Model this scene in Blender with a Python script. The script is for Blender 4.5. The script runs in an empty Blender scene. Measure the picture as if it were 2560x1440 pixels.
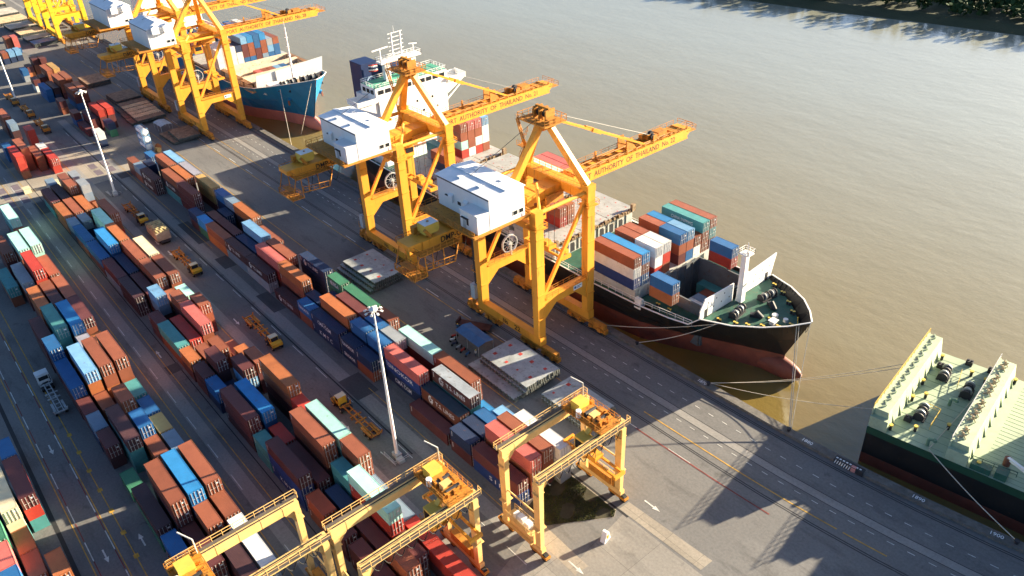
import bpy, math, random
from mathutils import Vector, Matrix
random.seed(7)
scn = bpy.context.scene
COL = scn.collection
PI = math.pi

# ------------------------------------------------------------------ camera, sky, sun, exposure
cam_d = bpy.data.cameras.new('camera')
cam = bpy.data.objects.new('camera', cam_d); COL.objects.link(cam)
_t, _r, _y = math.radians(32.5986), math.radians(-3.0057), math.radians(141.5077)
_f = Vector((math.cos(_t)*math.cos(_y), math.cos(_t)*math.sin(_y), -math.sin(_t)))
_ri = _f.cross(Vector((0, 0, 1))).normalized(); _up = _ri.cross(_f)
_r1 = _ri*math.cos(_r) + _up*math.sin(_r); _u1 = -_ri*math.sin(_r) + _up*math.cos(_r)
cam.matrix_world = Matrix(((_r1.x, _u1.x, -_f.x, 0), (_r1.y, _u1.y, -_f.y, 0), (_r1.z, _u1.z, -_f.z, 105.005), (0, 0, 0, 1)))
cam_d.sensor_width = 36; cam_d.lens = 28.397; cam_d.clip_start = 1; cam_d.clip_end = 8000
scn.camera = cam

SUN_EL, SUN_AZ = math.radians(13.2), math.radians(76.0)      # azimuth measured from +X towards +Y
w = bpy.data.worlds.new('World'); scn.world = w; w.use_nodes = True
nt = w.node_tree; bg = nt.nodes['Background']
sky = nt.nodes.new('ShaderNodeTexSky'); sky.sky_type = 'NISHITA'; sky.sun_disc = False
sky.sun_elevation = SUN_EL; sky.sun_rotation = math.radians(90) - SUN_AZ
sky.air_density = 0.8; sky.dust_density = 2.2; sky.ozone_density = 3.0
nt.links.new(sky.outputs[0], bg.inputs[0]); bg.inputs[1].default_value = 0.05
sl = bpy.data.lights.new('sun', 'SUN'); sl.energy = 5.0; sl.angle = math.radians(0.5); sl.color = (1.0, 0.84, 0.60)
sun = bpy.data.objects.new('sun', sl); COL.objects.link(sun)
_sd = Vector((math.cos(SUN_EL)*math.cos(SUN_AZ), math.cos(SUN_EL)*math.sin(SUN_AZ), math.sin(SUN_EL)))
sun.rotation_euler = _sd.to_track_quat('Z', 'Y').to_euler(); sun.location = (0, 0, 300)
vs = scn.view_settings; vs.view_transform = 'Standard'; vs.look = 'None'; vs.gamma = 1; vs.exposure = 2.4
scn.cycles.use_denoising = True
scn.cycles.max_bounces = 6; scn.cycles.diffuse_bounces = 2

# ------------------------------------------------------------------ mesh builder
class MB:
    def __init__(s): s.v = []; s.f = []; s.m = []
    def add(s, vs, fs, m=0):
        o = len(s.v); s.v += [tuple(p) for p in vs]
        for f in fs: s.f.append(tuple(i+o for i in f)); s.m.append(m)
        return s
    def box(s, x0, y0, z0, x1, y1, z1, m=0):
        return s.add([(x0,y0,z0),(x1,y0,z0),(x1,y1,z0),(x0,y1,z0),(x0,y0,z1),(x1,y0,z1),(x1,y1,z1),(x0,y1,z1)],
              [(0,3,2,1),(4,5,6,7),(0,1,5,4),(1,2,6,5),(2,3,7,6),(3,0,4,7)], m)
    def beam(s, p, q, w, h=None, m=0, w2=None, h2=None):
        p = Vector(p); q = Vector(q); h = h or w; w2 = w2 or w; h2 = h2 or h
        d = (q-p).normalized(); up = Vector((0,0,1)) if abs(d.z) < .97 else Vector((0,1,0))
        r = d.cross(up).normalized(); u = r.cross(d)
        V = [c + r*a*ww/2 + u*b*hh/2 for c, ww, hh in ((p,w,h),(q,w2,h2)) for a, b in ((-1,-1),(1,-1),(1,1),(-1,1))]
        return s.add(V, [(0,3,2,1),(4,5,6,7),(0,1,5,4),(1,2,6,5),(2,3,7,6),(3,0,4,7)], m)
    def tube(s, p, q, r, n=8, m=0, r2=None):
        p = Vector(p); q = Vector(q); r2 = r if r2 is None else r2
        d = (q-p).normalized(); up = Vector((0,0,1)) if abs(d.z) < .97 else Vector((0,1,0))
        a = d.cross(up).normalized(); b = a.cross(d)
        V = [c + (a*math.cos(2*PI*i/n) + b*math.sin(2*PI*i/n))*rr for c, rr in ((p,r),(q,r2)) for i in range(n)]
        F = [(i, (i+1)%n, n+(i+1)%n, n+i) for i in range(n)] + [tuple(range(n-1,-1,-1)), tuple(range(n, 2*n))]
        return s.add(V, F, m)
    def prism(s, pts, z0, z1, m=0):
        n = len(pts)
        V = [(x,y,z0) for x,y in pts] + [(x,y,z1) for x,y in pts]
        return s.add(V, [tuple(range(n-1,-1,-1)), tuple(range(n,2*n))] + [(i,(i+1)%n,n+(i+1)%n,n+i) for i in range(n)], m)
    def extr(s, pts, axis, a, b, m=0):            # polygon in the plane across axis, extruded a..b
        n = len(pts)
        g = (lambda p, t: (t, p[0], p[1])) if axis == 'x' else (lambda p, t: (p[0], t, p[1]))
        V = [g(p, a) for p in pts] + [g(p, b) for p in pts]
        return s.add(V, [tuple(range(n-1,-1,-1)), tuple(range(n,2*n))] + [(i,(i+1)%n,n+(i+1)%n,n+i) for i in range(n)], m)
    def quad(s, a, b, c, d, m=0): return s.add([a,b,c,d], [(0,1,2,3)], m)
    def rail(s, pts, h=1.1, sp=2.0, r=.07, m=0, mid=True):
        for a, b in zip(pts, pts[1:]):
            a = Vector(a); b = Vector(b); L = (b-a).length; n = max(1, int(L/sp))
            for i in range(n+1):
                p = a.lerp(b, i/n); s.beam(p, p+Vector((0,0,h)), r, r, m)
            s.beam(a+Vector((0,0,h)), b+Vector((0,0,h)), r, r, m)
            if mid: s.beam(a+Vector((0,0,h*.5)), b+Vector((0,0,h*.5)), r*.8, r*.8, m)
        return s
    def stair(s, p, q, w=.9, n=12, m=0, h=1.0):
        p = Vector(p); q = Vector(q); d = q-p; side = Vector((-d.y, d.x, 0)).normalized()*w/2
        s.beam(p+side, q+side, .1, .25, m); s.beam(p-side, q-side, .1, .25, m)
        for i in range(n):
            c = p.lerp(q, (i+.5)/n); s.beam(c-side, c+side, .25, .06, m)
        H = Vector((0,0,h))
        for sg in (side, -side):
            s.beam(p+sg+H, q+sg+H, .06, .06, m)
            for i in range(0, n+1, 3):
                c = p.lerp(q, i/n)+sg; s.beam(c, c+H, .05, .05, m)
        return s
    def mesh(s, name, mats, smooth=False):
        me = bpy.data.meshes.new(name); me.from_pydata(s.v, [], s.f)
        for mt in (mats if isinstance(mats, (list, tuple)) else [mats]): me.materials.append(mt)
        me.polygons.foreach_set('material_index', s.m)
        if smooth: me.polygons.foreach_set('use_smooth', [True]*len(s.f))
        me.update(); return me
    def obj(s, name, mats, parent=None, loc=(0,0,0), rz=0, smooth=False):
        return link(name, s.mesh(name, mats, smooth), parent, loc, rz)

def link(name, me, parent=None, loc=(0,0,0), rz=0):
    o = bpy.data.objects.new(name, me); COL.objects.link(o); o.location = loc; o.rotation_euler = (0,0,rz)
    if parent: o.parent = parent
    return o
def tag(o, label, cat, group=None):
    for a_, b_ in ((' of the ', ' of '), ('standing ', ''), ('on the ', 'on '), ('the ', ''), ('from near end', 'from end')):
        if len(label.split()) > 16: label = label.replace(a_, b_)
    o['label'] = label; o['category'] = cat
    if group: o['group'] = group
    return o
def thing(name, label, cat, loc=(0,0,0), rz=0, group=None):
    o = bpy.data.objects.new(name, None); COL.objects.link(o); o.location = loc; o.rotation_euler = (0,0,rz); o.empty_display_size = .5
    return tag(o, label, cat, group)
def struct(o): o['kind'] = 'structure'; return o
def stuff(o): o['kind'] = 'stuff'; return o

# ------------------------------------------------------------------ materials
MATS = {}
def pmat(name, col, rough=.6, metal=0.0, var=.25, sc=.5, rust=0.0, rcol=(.10,.045,.02), objvar=0.0, spec=.35, streak=False, bump=0.0):
    if name in MATS: return MATS[name]
    m = bpy.data.materials.new(name); m.use_nodes = True; t = m.node_tree; N = t.nodes; Lk = t.links
    b = N['Principled BSDF']; b.inputs['Roughness'].default_value = rough; b.inputs['Metallic'].default_value = metal
    b.inputs['Specular IOR Level'].default_value = spec
    tc = N.new('ShaderNodeTexCoord'); src = tc.outputs['Object']
    oi = N.new('ShaderNodeObjectInfo')
    ad = N.new('ShaderNodeVectorMath'); ad.operation = 'MULTIPLY_ADD'
    cmb = N.new('ShaderNodeCombineXYZ')
    for i in range(3): Lk.new(oi.outputs['Random'], cmb.inputs[i])
    Lk.new(cmb.outputs[0], ad.inputs[0]); ad.inputs[1].default_value = (37, 53, 71); Lk.new(src, ad.inputs[2])
    vec = ad.outputs[0]
    if streak:
        mp = N.new('ShaderNodeMapping'); mp.inputs['Scale'].default_value = (1, 1, .18); Lk.new(vec, mp.inputs[0]); vec = mp.outputs[0]
    n1 = N.new('ShaderNodeTexNoise'); n1.inputs['Scale'].default_value = sc; n1.inputs['Detail'].default_value = 6; n1.inputs['Roughness'].default_value = .65
    Lk.new(vec, n1.inputs['Vector'])
    r1 = N.new('ShaderNodeMapRange'); r1.inputs[1].default_value = .3; r1.inputs[2].default_value = .7
    r1.inputs[3].default_value = 1-var; r1.inputs[4].default_value = 1+var*.6
    Lk.new(n1.outputs[0], r1.inputs[0])
    mul = N.new('ShaderNodeVectorMath'); mul.operation = 'SCALE'; mul.inputs[0].default_value = col
    Lk.new(r1.outputs[0], mul.inputs['Scale']); out = mul.outputs[0]
    if objvar:
        hs = N.new('ShaderNodeHueSaturation'); Lk.new(out, hs.inputs['Color'])
        mr = N.new('ShaderNodeMapRange'); mr.inputs[3].default_value = 1-objvar; mr.inputs[4].default_value = 1+objvar
        Lk.new(oi.outputs['Random'], mr.inputs[0]); Lk.new(mr.outputs[0], hs.inputs['Value']); out = hs.outputs[0]
    if rust:
        n2 = N.new('ShaderNodeTexNoise'); n2.inputs['Scale'].default_value = sc*3.1; n2.inputs['Detail'].default_value = 8; n2.inputs['Roughness'].default_value = .7
        Lk.new(vec, n2.inputs['Vector'])
        r2 = N.new('ShaderNodeMapRange'); r2.inputs[1].default_value = .64-rust*.25; r2.inputs[2].default_value = .76-rust*.2; Lk.new(n2.outputs[0], r2.inputs[0])
        mx = N.new('ShaderNodeMix'); mx.data_type = 'RGBA'; Lk.new(r2.outputs[0], mx.inputs[0]); Lk.new(out, mx.inputs[6]); mx.inputs[7].default_value = (*rcol, 1); out = mx.outputs[2]
    Lk.new(out, b.inputs['Base Color'])
    if bump:
        bp = N.new('ShaderNodeBump'); bp.inputs['Strength'].default_value = bump; bp.inputs['Distance'].default_value = .05; Lk.new(n1.outputs[0], bp.inputs['Height']); Lk.new(bp.outputs[0], b.inputs['Normal'])
    MATS[name] = m; return m

yel = pmat('crane_paint', (.78,.335,.035), .5, var=.16, sc=.35, rust=.22, rcol=(.42,.16,.03), streak=True)
yeld = pmat('crane_paint_dirty', (.52,.21,.025), .65, var=.3, sc=.5, rust=.4, rcol=(.16,.06,.02))
yelb = pmat('bright_yellow_paint', (.80,.46,.025), .55, var=.15, sc=.35, rust=.1, rcol=(.4,.18,.03))
rtgp = pmat('yard_crane_paint', (.80,.52,.19), .55, var=.16, sc=.4, rust=.2, rcol=(.34,.17,.05))
wht = pmat('white_paint', (.80,.80,.78), .5, var=.08, sc=.4, rust=.0)
whtr = pmat('worn_white_paint', (.72,.72,.69), .5, var=.12, sc=.4, rust=.15, rcol=(.35,.24,.15))
gryp = pmat('grey_paint', (.42,.44,.45), .6, var=.15, sc=.5, rust=.15)
drk = pmat('dark_metal', (.03,.03,.035), .6, var=.3, sc=1)
blk = pmat('black_rubber', (.02,.02,.02), .8, var=.3, sc=1)
galv = pmat('galvanised_metal', (.52,.52,.50), .45, metal=.3, var=.2, sc=1)
glass = pmat('dark_glass', (.02,.025,.03), .12, var=.1, sc=1, spec=.6)
black_let = pmat('black_lettering', (.035,.025,.02), .6, var=.1)
white_let = pmat('white_lettering', (.78,.78,.76), .6, var=.12, sc=2)
rope_m = pmat('rope', (.55,.50,.40), .9, var=.2, sc=1)
red_m = pmat('red_paint', (.5,.04,.03), .6, var=.2)
green_deck = pmat('green_deck_paint', (.028,.105,.072), .6, var=.4, sc=.4, rust=.35, rcol=(.10,.07,.04))

# ------------------------------------------------------------------ lettering
_txt = {}
def text_mesh(s, mat, width=None, height=None):
    key = (s, mat.name)
    if key not in _txt:
        cu = bpy.data.curves.new('lettering', 'FONT'); cu.body = s; cu.size = 1; cu.align_x = 'LEFT'; cu.resolution_u = 2; cu.offset = .012
        o = bpy.data.objects.new('lettering', cu); COL.objects.link(o)
        dg = bpy.context.evaluated_depsgraph_get(); me = bpy.data.meshes.new_from_object(o.evaluated_get(dg))
        bpy.data.objects.remove(o); bpy.data.curves.remove(cu)
        xs = [v.co.x for v in me.vertices]; ys = [v.co.y for v in me.vertices]
        x0, x1, y0, y1 = min(xs), max(xs), min(ys), max(ys)
        for v in me.vertices: v.co.x = (v.co.x-x0)/(x1-x0); v.co.y = (v.co.y-y0)/(y1-y0)
        me.materials.clear(); me.materials.append(mat); _txt[key] = me
    return _txt[key]
def letter(s, mat, parent, loc, w, h, face='-y', name='lettering'):
    o = link(name, text_mesh(s, mat), parent, loc)
    if face == '-y': o.rotation_euler = (PI/2, 0, 0)
    elif face == '+x': o.rotation_euler = (PI/2, 0, PI/2)
    elif face == 'up': pass
    o.scale = (w, h, 1); return o
# ------------------------------------------------------------------ setting: water, quay, markings, far bank
def off(x): return 0.0105*(x+87) + 0.00185*max(0.0, x+60)**2
def slope(x): return math.atan(0.0105 + 0.0037*max(0.0, x+60))
WATER = -3.5
QE = 105.6                                       # inner face of the quay kerb at x = -87
XS = [-1100,-800,-600,-450,-350,-280,-220,-170,-130,-100,-80,-60,-50,-40,-30,-20,-10,0,12,25,40,60]

def node_mat(name): 
    m = bpy.data.materials.new(name); m.use_nodes = True; return m, m.node_tree.nodes, m.node_tree.links, m.node_tree.nodes['Principled BSDF']
def noise(N, L, vec, scale, detail=6, rough=.6, stretch=None):
    if stretch:
        mp = N.new('ShaderNodeMapping'); mp.inputs['Scale'].default_value = stretch; L.new(vec, mp.inputs[0]); vec = mp.outputs[0]
    n = N.new('ShaderNodeTexNoise'); n.inputs['Scale'].default_value = scale; n.inputs['Detail'].default_value = detail; n.inputs['Roughness'].default_value = rough
    L.new(vec, n.inputs['Vector']); return n.outputs[0]
def rng(N, L, fac, a, b, c, d):
    r = N.new('ShaderNodeMapRange'); L.new(fac, r.inputs[0])
    for i, v in enumerate((a,b,c,d)): r.inputs[i+1].default_value = v
    return r.outputs[0]
def mixc(N, L, fac, a, b, mode='MIX'):
    mx = N.new('ShaderNodeMix'); mx.data_type = 'RGBA'; mx.blend_type = mode
    for s, v in ((0, fac), (6, a), (7, b)):
        if isinstance(v, (int, float)): mx.inputs[s].default_value = v
        elif isinstance(v, tuple): mx.inputs[s].default_value = (*v, 1)
        else: L.new(v, mx.inputs[s])
    return mx.outputs[2]
def ground_mat(name, c0, c1, stain, seam=0.0):
    m, N, L, b = node_mat(name); tc = N.new('ShaderNodeTexCoord'); v = tc.outputs['Object']
    big = noise(N, L, v, .045, 5, .6); col = mixc(N, L, rng(N, L, big, .35, .65, 0, 1), c0, c1)
    st = noise(N, L, v, .35, 7, .72, (.22, 1, 1)); col = mixc(N, L, rng(N, L, st, .52, .72, 0, .75), col, stain)     # tyre tracks run along the quay
    sp = noise(N, L, v, .22, 6, .7); col = mixc(N, L, rng(N, L, sp, .60, .72, 0, .55), col, tuple(x*.55 for x in stain))
    lt = noise(N, L, v, .12, 6, .7, (.35, 1, 1)); col = mixc(N, L, rng(N, L, lt, .58, .75, 0, .4), col, tuple(x*1.5 for x in c1))
    fine = noise(N, L, v, 2.2, 4, .7); col = mixc(N, L, 1.0, col, rng(N, L, fine, .3, .7, .82, 1.12), 'MULTIPLY')
    if seam:
        br = N.new('ShaderNodeTexBrick'); br.inputs['Scale'].default_value = 1.0; br.offset = 0; br.inputs['Mortar Size'].default_value = .03
        br.inputs['Brick Width'].default_value = seam; br.inputs['Row Height'].default_value = seam; br.inputs['Color1'].default_value = (1,1,1,1); br.inputs['Color2'].default_value = (.86,.86,.86,1); br.inputs['Mortar'].default_value = (.45,.45,.45,1)
        L.new(v, br.inputs['Vector']); col = mixc(N, L, 1.0, col, br.outputs[0], 'MULTIPLY')
    L.new(col, b.inputs['Base Color']); b.inputs['Roughness'].default_value = .85; b.inputs['Specular IOR Level'].default_value = .25
    return m
asphalt = ground_mat('asphalt', (.145,.143,.140), (.185,.181,.174), (.085,.084,.083))
concrete = ground_mat('concrete_paving', (.30,.265,.215), (.36,.32,.26), (.20,.18,.15), seam=6.0)
concrete2 = ground_mat('worn_concrete', (.25,.235,.21), (.30,.28,.25), (.16,.15,.14), seam=9.0)
band_m = ground_mat('pale_band_concrete', (.25,.24,.225), (.285,.275,.255), (.17,.165,.155))

mb = MB()
for a, b_ in zip(XS, XS[1:]):
    mb.quad((a,-260,0),(b_,-260,0),(b_,QE+off(b_)+1.2,0),(a,QE+off(a)+1.2,0))
struct(mb.obj('ground', asphalt))
mb = MB(); mk = MB()
for a, b_ in zip(XS, XS[1:]):
    for y0, y1, z0, z1 in ((0, 1.75, .004, .62), (.9, 1.95, -8, -.02)):
        ya, yb = QE+off(a), QE+off(b_)
        V = [(a,ya+y0,z0),(b_,yb+y0,z0),(b_,yb+y1,z0),(a,ya+y1,z0),(a,ya+y0,z1),(b_,yb+y0,z1),(b_,yb+y1,z1),(a,ya+y1,z1)]
        mb.add(V, [(0,1,5,4),(2,3,7,6),(4,5,6,7)])
kerb_m = pmat('quay_kerb_concrete', (.15,.14,.125), .9, var=.4, sc=.8, rust=.2, rcol=(.06,.05,.04))
struct(mb.obj('quay_wall', kerb_m))
# sheets on the ground, each a few millimetres above the one below
def sheet(name, mat, polys, z):
    mb = MB()
    for p in polys: mb.add([(x, y, z) for x, y in p], [tuple(range(len(p)))])
    return struct(mb.obj(name, mat))
sheet('cross_road', concrete, [[(-304,-60),(-267,-60),(-268.5,56),(-287,72.5),(-303,72.5)]], .004)
sheet('concrete_apron', concrete2, [[(-62.2,70.6),(-60.5,58.6),(-70,58.4),(-62,30),(10,30),(10,70.6)]], .004)
sheet('crane_runway', band_m, [[(-340,53.0),(-70.2,53.2),(-70.2,55.9),(-340,55.7)],[(-330,43.2),(-63,43.4),(-63,45.8),(-330,45.6)],[(-330,24.6),(-70,24.8),(-70,27.2),(-330,27.0)]], .009)
sheet('runway_slab', concrete, [[(-63.4,70.9),(-46.5,71.2),(-46.4,73.9),(-63.4,73.2)],[(-70,56.6),(-58.8,56.2),(-58.6,58.9),(-70,59.3)],[(-77.5,59.45),(-69.1,59.45),(-62.7,69.0),(-63.6,70.4),(-77.5,70.4)] ], .013)
tr = MB()
for y0, y1 in ((95.9, 97.5),):
    for a, b_ in zip(XS, XS[1:]): tr.quad((a,y0+off(a),.004),(b_,y0+off(b_),.004),(b_,y1+off(b_),.004),(a,y1+off(a),.004))
struct(tr.obj('cable_trench', band_m))
rl = MB()
for yy in (90.2, 104.3):
    for dy in (-.32, .1):
        for a, b_ in zip(XS, XS[1:]): rl.quad((a,yy+dy+off(a),.008),(b_,yy+dy+off(b_),.008),(b_,yy+dy+.22+off(b_),.008),(a,yy+dy+.22+off(a),.008))
for a, b_ in zip(XS, XS[1:]):
    rl.quad((a,95.75+off(a),.008),(b_,95.75+off(b_),.008),(b_,95.9+off(b_),.008),(a,95.9+off(a),.008))
    rl.quad((a,97.5+off(a),.008),(b_,97.5+off(b_),.008),(b_,97.65+off(b_),.008),(a,97.65+off(a),.008))
rail_m = pmat('rail_groove', (.03,.03,.033), .6, var=.3, sc=.6)
struct(rl.obj('crane_rails', rail_m))
# painted markings
yl = pmat('yellow_marking', (.55,.32,.05), .8, var=.45, sc=.9); wl = pmat('white_marking', (.60,.60,.56), .8, var=.4, sc=.9); rl_m = pmat('red_marking', (.22,.05,.04), .8, var=.5, sc=.7)
def line(mb, y, x0, x1, w=.16, z=.025, follow=False, step=40):
    x = x0
    while x < x1-1e-6:
        e = min(x+step, x1); o0 = off(x) if follow else .0065*(x+180)*0; o1 = off(e) if follow else 0
        mb.quad((x,y-w/2+o0,z),(e,y-w/2+o1,z),(e,y+w/2+o1,z),(x,y+w/2+o0,z)); x = e
Y = MB(); Wm = MB(); Rm = MB()
for yy in (-.35, 3.95, 5.8): line(Y, yy, -330, -60)
for yy in (74.9,): line(Y, yy, -420, -76)
for yy in (23.3, 28.0, 42.9): line(Y, yy, -330, -75, .14)
line(Y, 56.6, -120, -75, .12); line(Y, 56.6, -330, -200, .12)
line(Y, 86.9, -420, -77, .16, follow=True); line(Y, 92.0, -285, -240, .16, follow=True)
line(Y, 92.0, -77, -37, .22, follow=True, step=4); line(Y, 92.0, -36, -29, .22, follow=True, step=2)
for k in range(24):                                                   # paint knots where lashing points sit
    x = -148 + 6.45*k
    if x < -70: Y.quad((x-.5,5.45,.029),(x+.5,5.45,.029),(x+.5,6.25,.029),(x-.5,6.25,.029))
for k in range(26):
    x = -330 + 10.6*k
    line(Wm, .22, x, x+5); line(Rm, .22, x+5.2, x+10.3); line(Wm, 3.62, x-.3, x+4.8); line(Rm, 3.62, x+5, x+10)
    line(Wm, 25.1, x+1.9, x+6.8, .14); line(Wm, 51.9, x+5.5, x+10.4, .14)
x = -440
while x < 40:
    for yy in (94.9, 100.4): line(Wm, yy, x, x+1.15, .13, follow=True, step=2)
    x += 3.15
x = -420
while x < -58: line(Wm, 87.55, x, x+5, .18, follow=True); x += 12.6
line(Rm, 87.4, -75, -46, .25, follow=True, step=5)
def arrow(mb, x, y, L=3.2, d=1):
    mb.quad((x,y-.13,.025),(x+d*L*.6,y-.13,.025),(x+d*L*.6,y+.13,.025),(x,y+.13,.025)); mb.add([(x+d*L*.6,y-.42,.025),(x+d*L,y,.025),(x+d*L*.6,y+.42,.025)],[(0,1,2)])
for ax, ay, d in ((-114.4,2.0,1),(-147.8,2.0,1),(-110.4,7.7,-1),(-163.8,46.6,1),(-114.8,47.2,1),(-61.4,57.3,1),(-61.8,75.4,1),(-87.6,66.1,1),(-216,46.6,1),(-160.5,28.4,-1),(-207.5,47.1,1)): arrow(Wm, ax, ay, 3.4, d)
for yy in (97.3,): pass
struct(Y.obj('yellow_markings', yl)); struct(Wm.obj('white_markings', wl)); struct(Rm.obj('red_markings', rl_m))
# dark inset plates in the cross road
pl = MB()
for px_, py_ in ((-286.3,52.6),(-279.6,52.6),(-286.3,48.6),(-279.6,48.6),(-287.2,25.2),(-281.4,25.2),(-287.2,21.4),(-281.0,21.4),(-274.5,21.4),(-274.5,25.2)):
    pl.quad((px_,py_,.021),(px_+5,py_,.021),(px_+5,py_+2.1,.021),(px_,py_+2.1,.021))
struct(pl.obj('road_plates', pmat('dark_plate', (.16,.13,.15), .8, var=.25, sc=.8)))
# dark repaired patches of newer asphalt
pt = MB()
for x0, x1, y0, y1 in ((-169.3,-159.3,54.8,57.9),(-221,-205,54.8,57.9),(-126,-118,52.9,57.8),(-271,-266,53.5,57.6),(-267,-257,27.4,30.4),(-156.5,-153,27.5,30.4),(-194,-187,54.6,57.8)):
    pt.quad((x0,y0,.017),(x1,y0,.017),(x1,y1,.017),(x0,y1,.017))
struct(pt.obj('asphalt_patches', ground_mat('fresh_asphalt', (.07,.07,.072), (.09,.09,.092), (.05,.05,.05))))
drain = MB(); drain.box(-90,70.45,.001,-61.2,70.85,.014); drain.box(-330,52.3,.001,-98,52.6,.014); drain.box(-330,-2.9,.001,-80,-2.2,.014); drain.box(-300,30.0,.001,-70,30.2,.012)
struct(drain.obj('drain_channels', pmat('drain_dark', (.03,.03,.032), .8)))

# river
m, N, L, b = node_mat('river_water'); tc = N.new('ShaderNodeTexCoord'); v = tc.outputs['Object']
mud_sheen = noise(N, L, v, .012, 5, .6); sx = N.new('ShaderNodeSeparateXYZ'); L.new(v, sx.inputs[0])
wob = N.new('ShaderNodeMath'); wob.operation = 'MULTIPLY_ADD'; L.new(mud_sheen, wob.inputs[0]); wob.inputs[1].default_value = 70; L.new(sx.outputs[1], wob.inputs[2])
# silty gold shallows along the quay, tan water in midstream, sky reflection painted in as a paler tone towards the far side
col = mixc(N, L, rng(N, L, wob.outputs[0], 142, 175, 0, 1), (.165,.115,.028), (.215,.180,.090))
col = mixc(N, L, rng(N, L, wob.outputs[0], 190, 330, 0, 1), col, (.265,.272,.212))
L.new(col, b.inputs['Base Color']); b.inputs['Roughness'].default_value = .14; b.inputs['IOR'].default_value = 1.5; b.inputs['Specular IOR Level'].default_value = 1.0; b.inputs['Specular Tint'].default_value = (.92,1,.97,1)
w1 = noise(N, L, v, .35, 4, .6, (.6, 1, 1)); w2 = noise(N, L, v, .07, 3, .5, (.5, 1.2, 1)); w3 = noise(N, L, v, 1.4, 3, .6)
sm = N.new('ShaderNodeMath'); sm.operation = 'MULTIPLY_ADD'; L.new(w2, sm.inputs[0]); sm.inputs[1].default_value = 2.2; L.new(w1, sm.inputs[2])
s2 = N.new('ShaderNodeMath'); s2.operation = 'MULTIPLY_ADD'; L.new(w3, s2.inputs[0]); s2.inputs[1].default_value = .22; L.new(sm.outputs[0], s2.inputs[2])
bp = N.new('ShaderNodeBump'); bp.inputs['Strength'].default_value = .30; bp.inputs['Distance'].default_value = .25; L.new(s2.outputs[0], bp.inputs['Height']); L.new(bp.outputs[0], b.inputs['Normal'])
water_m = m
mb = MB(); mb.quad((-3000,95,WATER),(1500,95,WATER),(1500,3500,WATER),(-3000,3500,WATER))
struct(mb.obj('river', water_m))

# far bank: a low shore under dense riverside trees
mb = MB(); rb = random.Random(3)
bx = [-700,-520,-400,-330,-264,-220,-174,-131,-80,0,120,300]; by = [356,360,364,369,374.5,381,391,398,404,412,420,430]
for i in range(len(bx)-1):
    mb.quad((bx[i],by[i]+3,WATER-.3),(bx[i+1],by[i+1]+3,WATER-.3),(bx[i+1],by[i+1]+12,-1.0),(bx[i],by[i]+12,-1.0))
    mb.quad((bx[i],by[i]+12,-1.0),(bx[i+1],by[i+1]+12,-1.0),(bx[i+1],by[i+1]+500,0),(bx[i],by[i]+500,0))
struct(mb.obj('far_bank', ground_mat('bank_soil', (.05,.06,.03), (.07,.075,.04), (.03,.035,.02))))
leaf_far = pmat('far_foliage', (.030,.060,.022), .8, var=.6, sc=.08, spec=.1)
mb = MB()
def bank_y(x):
    for i in range(len(bx)-1):
        if bx[i] <= x <= bx[i+1]: return by[i] + (by[i+1]-by[i])*(x-bx[i])/(bx[i+1]-bx[i])
    return by[-1]
def rnd_leaf(mb, c, s, r):
    a = Vector((r.gauss(0,1), r.gauss(0,1), r.gauss(0,1)+.8)).normalized(); t = a.orthogonal().normalized(); t = Matrix.Rotation(r.uniform(0,6.28),3,a) @ t; u = a.cross(t); c = Vector(c)
    mb.add([c-t*s-u*s*.6, c+t*s-u*s*.6, c+t*s*.7+u*s*.7, c-t*s*.8+u*s*.6], [(0,1,2,3)])
for k in range(620):
    x = rb.uniform(-330, 40); y = bank_y(x) + 14 + 110*rb.random()**1.5; R_ = rb.uniform(2.2, 4.8); h = rb.uniform(2.5, 6)
    for q in range(34):
        d = Vector((rb.gauss(0,1), rb.gauss(0,1), rb.gauss(0,.8))).normalized()*R_*rb.uniform(.6,1.05)
        rnd_leaf(mb, (x+d.x, y+d.y, max(-1.5, h+d.z*.7-1)), rb.uniform(.7,1.5), rb)
tag(stuff(mb.obj('riverside_trees', leaf_far)), 'dense dark green riverside trees along the far bank', 'trees')
# grass in the planted strip under the right-hand yard crane
gm = pmat('grass', (.075,.085,.022), .9, var=.7, sc=.6); soil = pmat('soil', (.055,.05,.03), .95, var=.5, sc=.5)
gp = [(-69.0,59.5),(-62.8,69.0),(-63.6,70.2),(-74.5,70.2),(-76.0,66.0),(-74.0,59.5)]
sheet('soil_bed', soil, [gp], .018)
mb = MB(); rg = random.Random(5)
def inside(x, y, P):
    c = False; n = len(P)
    for i in range(n):
        (x1,y1),(x2,y2) = P[i], P[(i+1)%n]
        if (y1 > y) != (y2 > y) and x < (x2-x1)*(y-y1)/(y2-y1)+x1: c = not c
    return c
for k in range(9000):
    x = rg.uniform(-76,-62.5); y = rg.uniform(59.5,70.2)
    if not inside(x,y,gp) or (math.sin(x*1.3)+math.sin(y*1.1+x*.5)) < -.7: continue
    s = rg.uniform(.12,.35); a = rg.uniform(0,6.28); dx, dy = math.cos(a)*.07, math.sin(a)*.07; lx, ly = rg.gauss(0,.12), rg.gauss(0,.12)
    mb.add([(x-dx,y-dy,.01),(x+dx,y+dy,.01),(x+lx,y+ly,s)],[(0,1,2)])
tag(stuff(mb.obj('grass', gm)), 'patchy grass growing in the soil strip under the yard crane', 'grass')
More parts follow.
